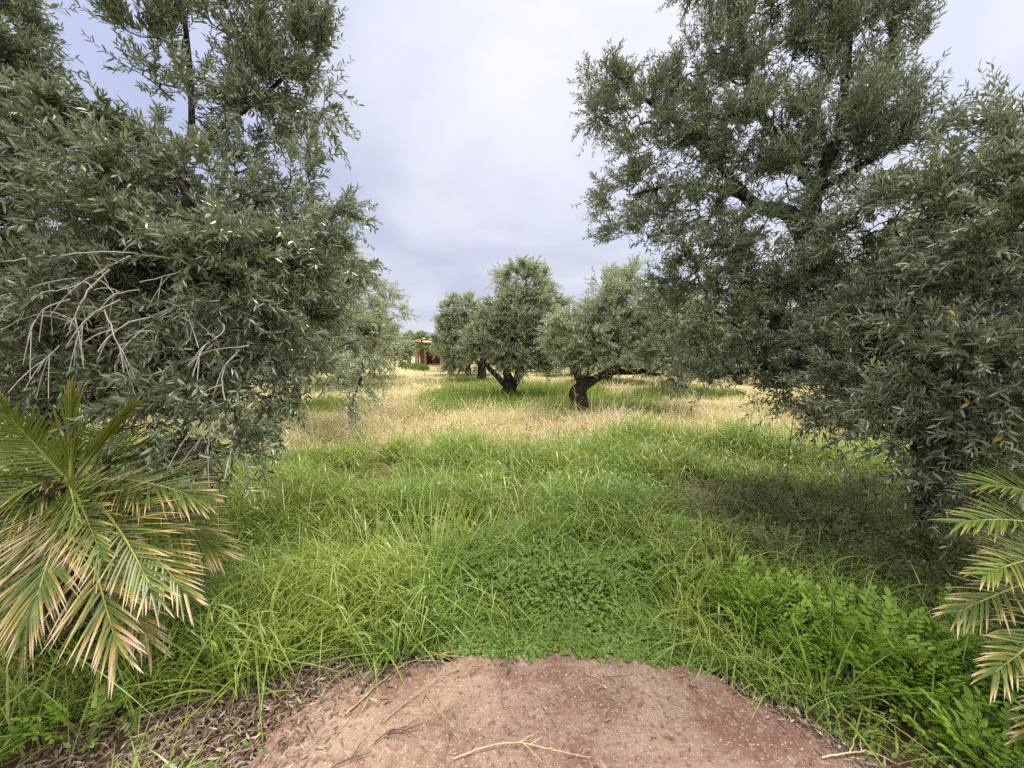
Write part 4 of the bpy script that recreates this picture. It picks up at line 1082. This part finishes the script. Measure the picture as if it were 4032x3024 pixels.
wm = [leafy_mesh(500 + k, (.17, .20, .24)[k % 3], 20, 4, [BRIGHTWEED, STEM]) for k in range(5)]
g = np.random.default_rng(90)
wspots = []
for k in range(120):
    f_ = g.uniform(0, 1)
    x, y = 1.35 + .95 * f_ + g.normal(0, .13), 2.25 - .75 * f_ + g.normal(0, .16)
    if in_slab(np.array([x]), np.array([y]), .06)[0] or y < 1.25: continue
    wspots.append((x, y, g.uniform(.7, 1.25)))
    if len(wspots) >= 62: break
for k in range(10): wspots.append((-1.25 + g.normal(0, .35), 1.95 + abs(g.normal(0, .25)), g.uniform(.5, .9)))
for k in range(16): wspots.append((g.uniform(-.6, 1.3), g.uniform(2.3, 3.6), g.uniform(.5, .9)))
for k in range(14): wspots.append((g.uniform(1.75, 2.4), g.uniform(1.15, 1.6), g.uniform(.7, 1.1)))
for k in range(7): wspots.append((-1.95 + g.normal(0, .25), 1.5 + g.normal(0, .08), g.uniform(.6, .9)))
for q, (x, y, s) in enumerate(wspots):
    o = obj('leafy_weed', wm[q % 5]); o.location = (x, y, float(gh(x, y)) - .01); o.rotation_euler = (0, 0, g.uniform(0, 6.28)); o.scale = (s,) * 3
    right = x > 1.0 and y < 2.6
    tag(o, 'bright green lobed weed in the bank right of the concrete' if right else ('bright lobed weed under the left palm' if x < -1 and y < 2.6 else 'bright lobed weed standing up through the clover and grass'), 'weed',
        'leafy weeds right of the concrete' if right else ('leafy weeds under the left palm' if x < -1 and y < 2.6 else 'leafy weeds in the clover'))
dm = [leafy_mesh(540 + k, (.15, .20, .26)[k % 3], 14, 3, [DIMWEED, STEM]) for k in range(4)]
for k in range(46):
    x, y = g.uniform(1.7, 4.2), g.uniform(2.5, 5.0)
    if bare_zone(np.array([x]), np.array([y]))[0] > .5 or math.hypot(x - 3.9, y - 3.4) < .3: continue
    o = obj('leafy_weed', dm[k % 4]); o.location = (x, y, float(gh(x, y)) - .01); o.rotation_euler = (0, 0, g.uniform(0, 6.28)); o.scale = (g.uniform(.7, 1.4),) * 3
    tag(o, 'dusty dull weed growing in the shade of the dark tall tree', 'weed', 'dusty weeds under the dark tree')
def tussock(x, y, n_, h, wd, label, seed, spread=.10, le=.45, m_=None):
    global rng
    keep = rng; rng = np.random.default_rng(seed)
    a = rng.uniform(0, 6.28, n_); r = spread * np.sqrt(rng.uniform(0, 1, n_))
    V, F_ = blade_verts(np.stack([np.cos(a) * r, np.sin(a) * r, np.zeros(n_)], 1), np.stack([np.cos(a) * np.abs(rng.normal(0, le, n_)), np.sin(a) * np.abs(rng.normal(0, le, n_)), np.ones(n_)], 1),
                        h * rng.uniform(.5, 1.15, n_), wd * rng.uniform(.6, 1.25, n_), np.abs(rng.normal(.55, .3, n_)), 7)
    rng = keep
    b_ = MB(); b_.add(V, F_)
    o = obj('grass_tussock', b_.mesh('grass_tussock', [m_ or TUFT])); o.location = (x, y, float(gh(x, y)) - .01)
    tag(o, label, 'grass tussock', 'broad bladed grass tussocks')
TUFT = leaf_mat('broad_grass_blade', [(.17, .26, .04), (.25, .34, .06), (.34, .41, .12)], rough=.42, trans=.38, spec=.4, tcol=(.26, .38, .03))
tussock(-.55, 2.55, 200, .62, .013, 'tall broad bladed tussock left of the clover, its blades arching over', 1, .2, .4)
tussock(-.25, 2.75, 110, .55, .012, 'broad bladed tussock behind the clover at the middle', 2, .15, .4)
tussock(-1.0, 2.75, 130, .55, .012, 'broad bladed tussock between the palm and the tallest tussock', 3, .2, .4)
tussock(-1.35, 1.85, 120, .48, .012, 'broad bladed tussock below the tips of the left palm', 4, .16, .6)
tussock(-1.75, 1.75, 110, .45, .010, 'broad bladed tussock under the left palm at the edge of the leaf litter', 5, .2, .6)
tussock(1.48, 1.70, 60, .40, .010, 'tussock with yellowing blades at the right rim of the concrete', 6, .05, .55)
tussock(1.75, 1.95, 80, .42, .010, 'tussock among the lobed weeds on the right bank', 7, .14, .4)
tussock(1.15, 2.7, 70, .36, .009, 'small tussock in the green right of the clover', 8, .14, .4)
tussock(-.05, 2.15, 26, .30, .011, 'small loose tussock at the far left rim of the concrete', 9, .08, .5)
tussock(-.62, 1.98, 30, .32, .010, 'pale drooping tussock over the long broken stick', 10, .10, .8)
tussock(-.9, 3.6, 160, .58, .011, 'tall bright tussock further back in the left grass', 11, .3, .35)
tussock(.0, 4.7, 160, .52, .011, 'bright tussock left of the faint track', 12, .3, .3)
tussock(1.6, 5.4, 160, .50, .011, 'yellow green tussock in front of the straw', 13, .35, .3)
tussock(2.15, 1.62, 90, .42, .009, 'tussock at the lower right corner beside the right palm', 14, .2, .5)

def stalk(x, y, h, label, seed, branches=7, leaf_=True, m_=None, r=.004, tilt=.08, leafm=None, name='tall_weed'):
    g = np.random.default_rng(seed)
    b_ = MB(); tt = np.linspace(0, 1, 12)[:, None]
    dv = np.array([g.normal(0, tilt), g.normal(0, tilt), 1]) * h
    ax = dv * tt + np.array([g.normal(0, .05), g.normal(0, .05), 0]) * h * tt ** 2
    V, Q = tubes(ax[None], (np.linspace(1, .35, 12) * r)[None], 5); b_.add(V, [Q], 1)
    lp = []
    for k in range(branches):
        f_ = g.uniform(.3, .95); p = ax[int(f_ * 11)]
        a = g.uniform(0, 6.28); d = nrm(np.array([math.cos(a), math.sin(a), g.uniform(.5, 1.4)])); l_ = h * g.uniform(.12, .38) * (1.1 - f_ * .6)
        c = p + d * l_ * tt[:7] * 12 / 7 / 1.0
        c = p + d * l_ * np.linspace(0, 1, 7)[:, None]
        V, Q = tubes(c[None], (np.linspace(.6, .25, 7) * r)[None], 4); b_.add(V, [Q], 1)
        lp += [(v, d) for v in c[2:]]
    lp += [(v, np.array([0, 0, 1.])) for v in ax[3:]]
    if leaf_:
        p = np.repeat(np.array([v[0] for v in lp]), 2, 0); d = np.repeat(np.array([v[1] for v in lp]), 2, 0)
        d = d + g.normal(0, .8, d.shape)
        V, Q = leaf_verts(p, d, np.array([0, -.2, 1.]) + g.normal(0, .4, d.shape), g.uniform(.012, .04, len(p)), g.uniform(.004, .010, len(p))); b_.add(V, [Q], 0)
    o = obj(name, b_.mesh(name, [leafm or DIMWEED, m_ or STEM])); o.location = (x, y, float(gh(x, y)) - .01)
    tag(o, label, 'weed', 'tall weed stalks'); return o
stalk(3.25, 4.45, 1.0, 'tallest thin weed with forked stems rising below the dark tree', 1, 9, True, r=.009)
stalk(2.5, 4.1, .42, 'bare dark spike standing left of the tallest weed', 2, 3, False, TWIG_DARK, .006)
stalk(1.95, 3.7, .34, 'bare dark spike nearest the clover', 3, 2, False, TWIG_DARK, .004)
stalk(2.0, 5.0, .62, 'thin leafy weed behind the bare soil patch', 4, 8)
stalk(2.45, 4.9, .55, 'thin leafy weed between the bare soil patch and the tallest weed', 5, 8)
stalk(3.7, 4.7, .6, 'feathery brown weed right of the tallest weed', 6, 12, True, TWIG)
stalk(4.0, 4.6, .55, 'feathery brown weed nearest the black trunk on the right', 7, 12, True, TWIG)
stalk(2.9, 3.4, .42, 'pale leafy weed in the middle of the shade under the dark tree', 8, 10, True, leafm=WEED)
stalk(.75, 5.8, .8, 'thin upright weed in front of the straw at the centre', 9, 5)
stalk(-1.0, 6.2, .75, 'thin upright weed in the grass left of centre', 10, 4)
stalk(.2, 5.0, .62, 'thin upright weed beside the faint track', 11, 5)
stalk(-1.9, 6.6, .6, 'thin weed at the front of the straw on the left', 12, 5, True, STEM)
for q, (x, y, h) in enumerate([(.9, 8.8, .75), (1.6, 9.2, .85), (.1, 8.9, .7), (4.4, 9.3, .6), (3.4, 8.4, .6), (-.6, 9.4, .6), (5.2, 8.2, .7), (2.7, 9.7, .5)]):
    stalk(x, y, h, 'dry yellow bramble stalk bending over the straw', 30 + q, 9, False, PALEST, .006, .35, name='dry_stalk')['group'] = 'dry stalks in the straw'

# ================================================================== FAR END OF THE LANE: pink gatehouse and fan palms
PINK = plain('pink_plaster', (.50, .19, .15), (.60, .26, .20), 2, .9)
PINK_SHADE = plain('shaded_pink_plaster', (.16, .06, .05), (.22, .085, .07), 2, .9)  # the pink plaster darkened, interior shade painted into its colour
SALMON = plain('salmon_roof_tiles', (.62, .36, .26), (.74, .47, .34), 6, .85)
DARK_OPENING = plain('opening_shade', (.012, .010, .012), (.03, .022, .02), 3, .7)  # near-black colour, painted shade of the gatehouse opening
gx0, gy0 = -15.2, 60.0
gz = float(gh(gx0, gy0))
gate = empty('pink_gatehouse', (gx0, gy0, gz), 'small pink plastered gatehouse with tiled roof at the end of the lane', 'building')
def box(name, parent, c, s, m_, bev=.03):
    b_ = bmesh.new(); bmesh.ops.create_cube(b_, size=1)
    for v in b_.verts: v.co = Vector((v.co.x * s[0] + c[0], v.co.y * s[1] + c[1], v.co.z * s[2] + c[2]))
    if bev: bmesh.ops.bevel(b_, geom=b_.edges[:], offset=bev, segments=2, affect='EDGES')
    me_ = bpy.data.meshes.new(name); b_.to_mesh(me_); b_.free(); me_.materials.append(m_)
    return obj(name, me_, parent)
box('pillar', gate, (.45, 0, 1.5), (.55, .55, 3.0), PINK)
box('pillar', gate, (1.75, 0, 1.5), (.32, .5, 3.0), PINK)
box('pillar', gate, (4.3, 0, 1.5), (.5, .55, 3.0), PINK)
box('lintel', gate, (2.35, 0, 3.22), (4.6, .62, .44), PINK)
box('cornice', gate, (2.35, 0, 3.50), (4.9, .85, .12), SALMON)
box('back_wall', gate, (2.35, 3.2, 1.6), (4.4, .3, 3.2), PINK_SHADE)
box('dark_opening', gate, (1.45, 3.0, 1.2), (1.2, .08, 2.4), DARK_OPENING)  # dark panel standing in for the unlit opening
b_ = bmesh.new()
vs_ = [b_.verts.new(v) for v in [(-.3, -.7, 3.57), (5, -.7, 3.57), (5, 4, 3.57), (-.3, 4, 3.57), (1.2, 1.65, 4.45), (3.5, 1.65, 4.45)]]
for f_ in ((0, 1, 5, 4), (1, 2, 5), (2, 3, 4, 5), (3, 0, 4), (3, 2, 1, 0)): b_.faces.new([vs_[k] for k in f_])
me = bpy.data.meshes.new('roof'); b_.to_mesh(me); b_.free(); me.materials.append(SALMON); obj('roof', me, gate)
FAN = leaf_mat('fan_palm_leaf', [(.14, .20, .06), (.24, .30, .11), (.32, .37, .16)], rough=.5, trans=.2)
FANTRUNK = plain('fan_palm_trunk', (.07, .05, .04), (.17, .13, .10), 6, .95, .03)
FANTRUNK_P = plain('pale_fan_palm_trunk', (.34, .25, .19), (.46, .36, .28), 6, .95, .03)
def fan_palm(x, y, h, label, seed, tm_, r=.16, nf=34, fl=1.25):
    g = np.random.default_rng(seed); z = float(gh(x, y))
    root = empty('fan_palm', (x, y, z), label, 'palm tree', 'fan palms by the gatehouse')
    b_ = MB(); zz = np.linspace(0, h, 14); q = np.stack([.05 * np.sin(zz), 0 * zz, zz], 1)
    V, Q = tubes(q[None], (r * (1 + .12 * np.cos(zz * 9)) * np.interp(zz, [0, .4, h], [1.35, 1, .9]))[None], 10); b_.add(V, [Q]); obj('trunk', b_.mesh('trunk', [tm_], True), root)
    b_ = MB(); top = np.array([q[-1, 0], 0, h])
    for k in range(nf):
        a = k * 2.4; el = math.radians(85 - 125 * (k / nf) + g.normal(0, 6))
        d = np.array([math.cos(a) * math.cos(el), math.sin(a) * math.cos(el), math.sin(el)])
        e = top + d * fl * .5 - np.array([0, 0, .05])
        V, Q = tubes(np.stack([top, e])[None], np.array([[.02, .012]]), 4); b_.add(V, [Q], 0)
        sd = nrm(np.cross(d, [0, 0, 1.]) + 1e-4)
        th = np.linspace(-1.15, 1.15, 15)
        ld = d * np.cos(th)[:, None] + sd * np.sin(th)[:, None]
        V, Q = leaf_verts(np.repeat(e[None], 15, 0), ld, np.repeat(np.cross(sd, d)[None], 15, 0), np.full(15, fl * .62) * (1 - .25 * np.abs(th) / 1.15), np.full(15, .13), .3, .2); b_.add(V, [Q], 0)
    obj('crown', b_.mesh('crown', [FAN]), root)
fan_palm(-13.3, 57.0, 3.5, 'taller fan palm with a dark trunk right of the pink pillar', 1, FANTRUNK, .22, 40, 1.75)
fan_palm(-13.95, 56.5, 2.6, 'lower fan palm with a pale trunk in front of the gatehouse', 2, FANTRUNK_P, .13, 26, 1.1)
fan_palm(-15.5, 58.5, 2.9, 'small fan palm hugging the left side of the pink pillar', 3, FANTRUNK, .15, 24, .95)
BUSH = leaf_mat('bush_leaf', [(.10, .17, .025), (.16, .24, .04), (.21, .28, .06)], trans=.3, rough=.55)
def bush(x, y, r, label, seed):
    g = np.random.default_rng(seed); n_ = 2600
    v = nrm(g.normal(0, 1, (n_, 3))) * g.uniform(.3, 1, (n_, 1)) ** .5 * [r, r, r * .8] * (1 + .3 * g.normal(0, 1, (n_, 1)) * .3); v[:, 2] = np.abs(v[:, 2]) * 1.2
    V, Q = leaf_verts(v, g.normal(0, 1, (n_, 3)), g.normal(0, .6, (n_, 3)) + [0, 0, 1], np.full(n_, .17), np.full(n_, .07))
    b_ = MB(); b_.add(V, [Q])
    st_ = np.stack([np.zeros((14, 3)), g.normal(0, .35, (14, 3)) * r + [0, 0, r * .5]], 1)
    V, Q = tubes(st_, np.full((14, 2), .012), 4); b_.add(V, [Q], 1)
    o = obj('bush', b_.mesh('bush', [BUSH, STEM])); o.location = (x, y, float(gh(x, y)))
    tag(o, label, 'bush', 'low bushes at the end of the lane')
bush(-10.9, 44, .75, 'round green bush at the right edge of the lane end', 1)
bush(-9.2, 40, .6, 'smaller yellow green bush nearer on the right edge of the lane', 2)
bush(-14.6, 52, .7, 'low bush across the foot of the gatehouse', 3)
bush(-12.6, 46, .5, 'low bright bush in the middle of the lane end', 4)

# ================================================================== soil crumbs and grit on the concrete
y = rng.uniform(.9, 2.1, 30000); x = rng.uniform(-1.4, 1.9, 30000)
on = in_slab(x, y, -.01)
e = ~in_slab(x, y, -.09)
k = on & (rng.uniform(0, 1, len(x)) < np.where(e, .34, .022) * (.3 + 1.2 * vnoise(x, y, .15, 81))); x, y = x[k], y[k]; k = len(x)
r_ = rng.uniform(.0012, .0042, k) * rng.uniform(.5, 1.6, k)
oc = np.array([[1, 0, 0], [0, 1, 0], [-1, 0, 0], [0, -1, 0], [0, 0, .8], [0, 0, -.6]], float)
V = oc[None] * (1 + rng.normal(0, .25, (k, 6, 1))) * r_[:, None, None] + np.stack([x, y, np.full(k, .0135)], 1)[:, None]
tr_ = np.array([[0, 1, 4], [1, 2, 4], [2, 3, 4], [3, 0, 4], [1, 0, 5], [2, 1, 5], [3, 2, 5], [0, 3, 5]])
Q = (tr_[None] + (np.arange(k) * 6)[:, None, None]).reshape(-1, 3)
GRIT = leaf_mat('soil_grit', [(.06, .032, .024), (.15, .09, .066), (.24, .17, .13), (.10, .055, .04)], rough=.95, trans=0, spec=.15)
mb = MB(); mb.add(V.reshape(-1, 3), [Q])
tag(obj('gravel', mb.mesh('gravel', [GRIT])), 'grit and soil crumbs strewn over the concrete', 'grit', kind='stuff')
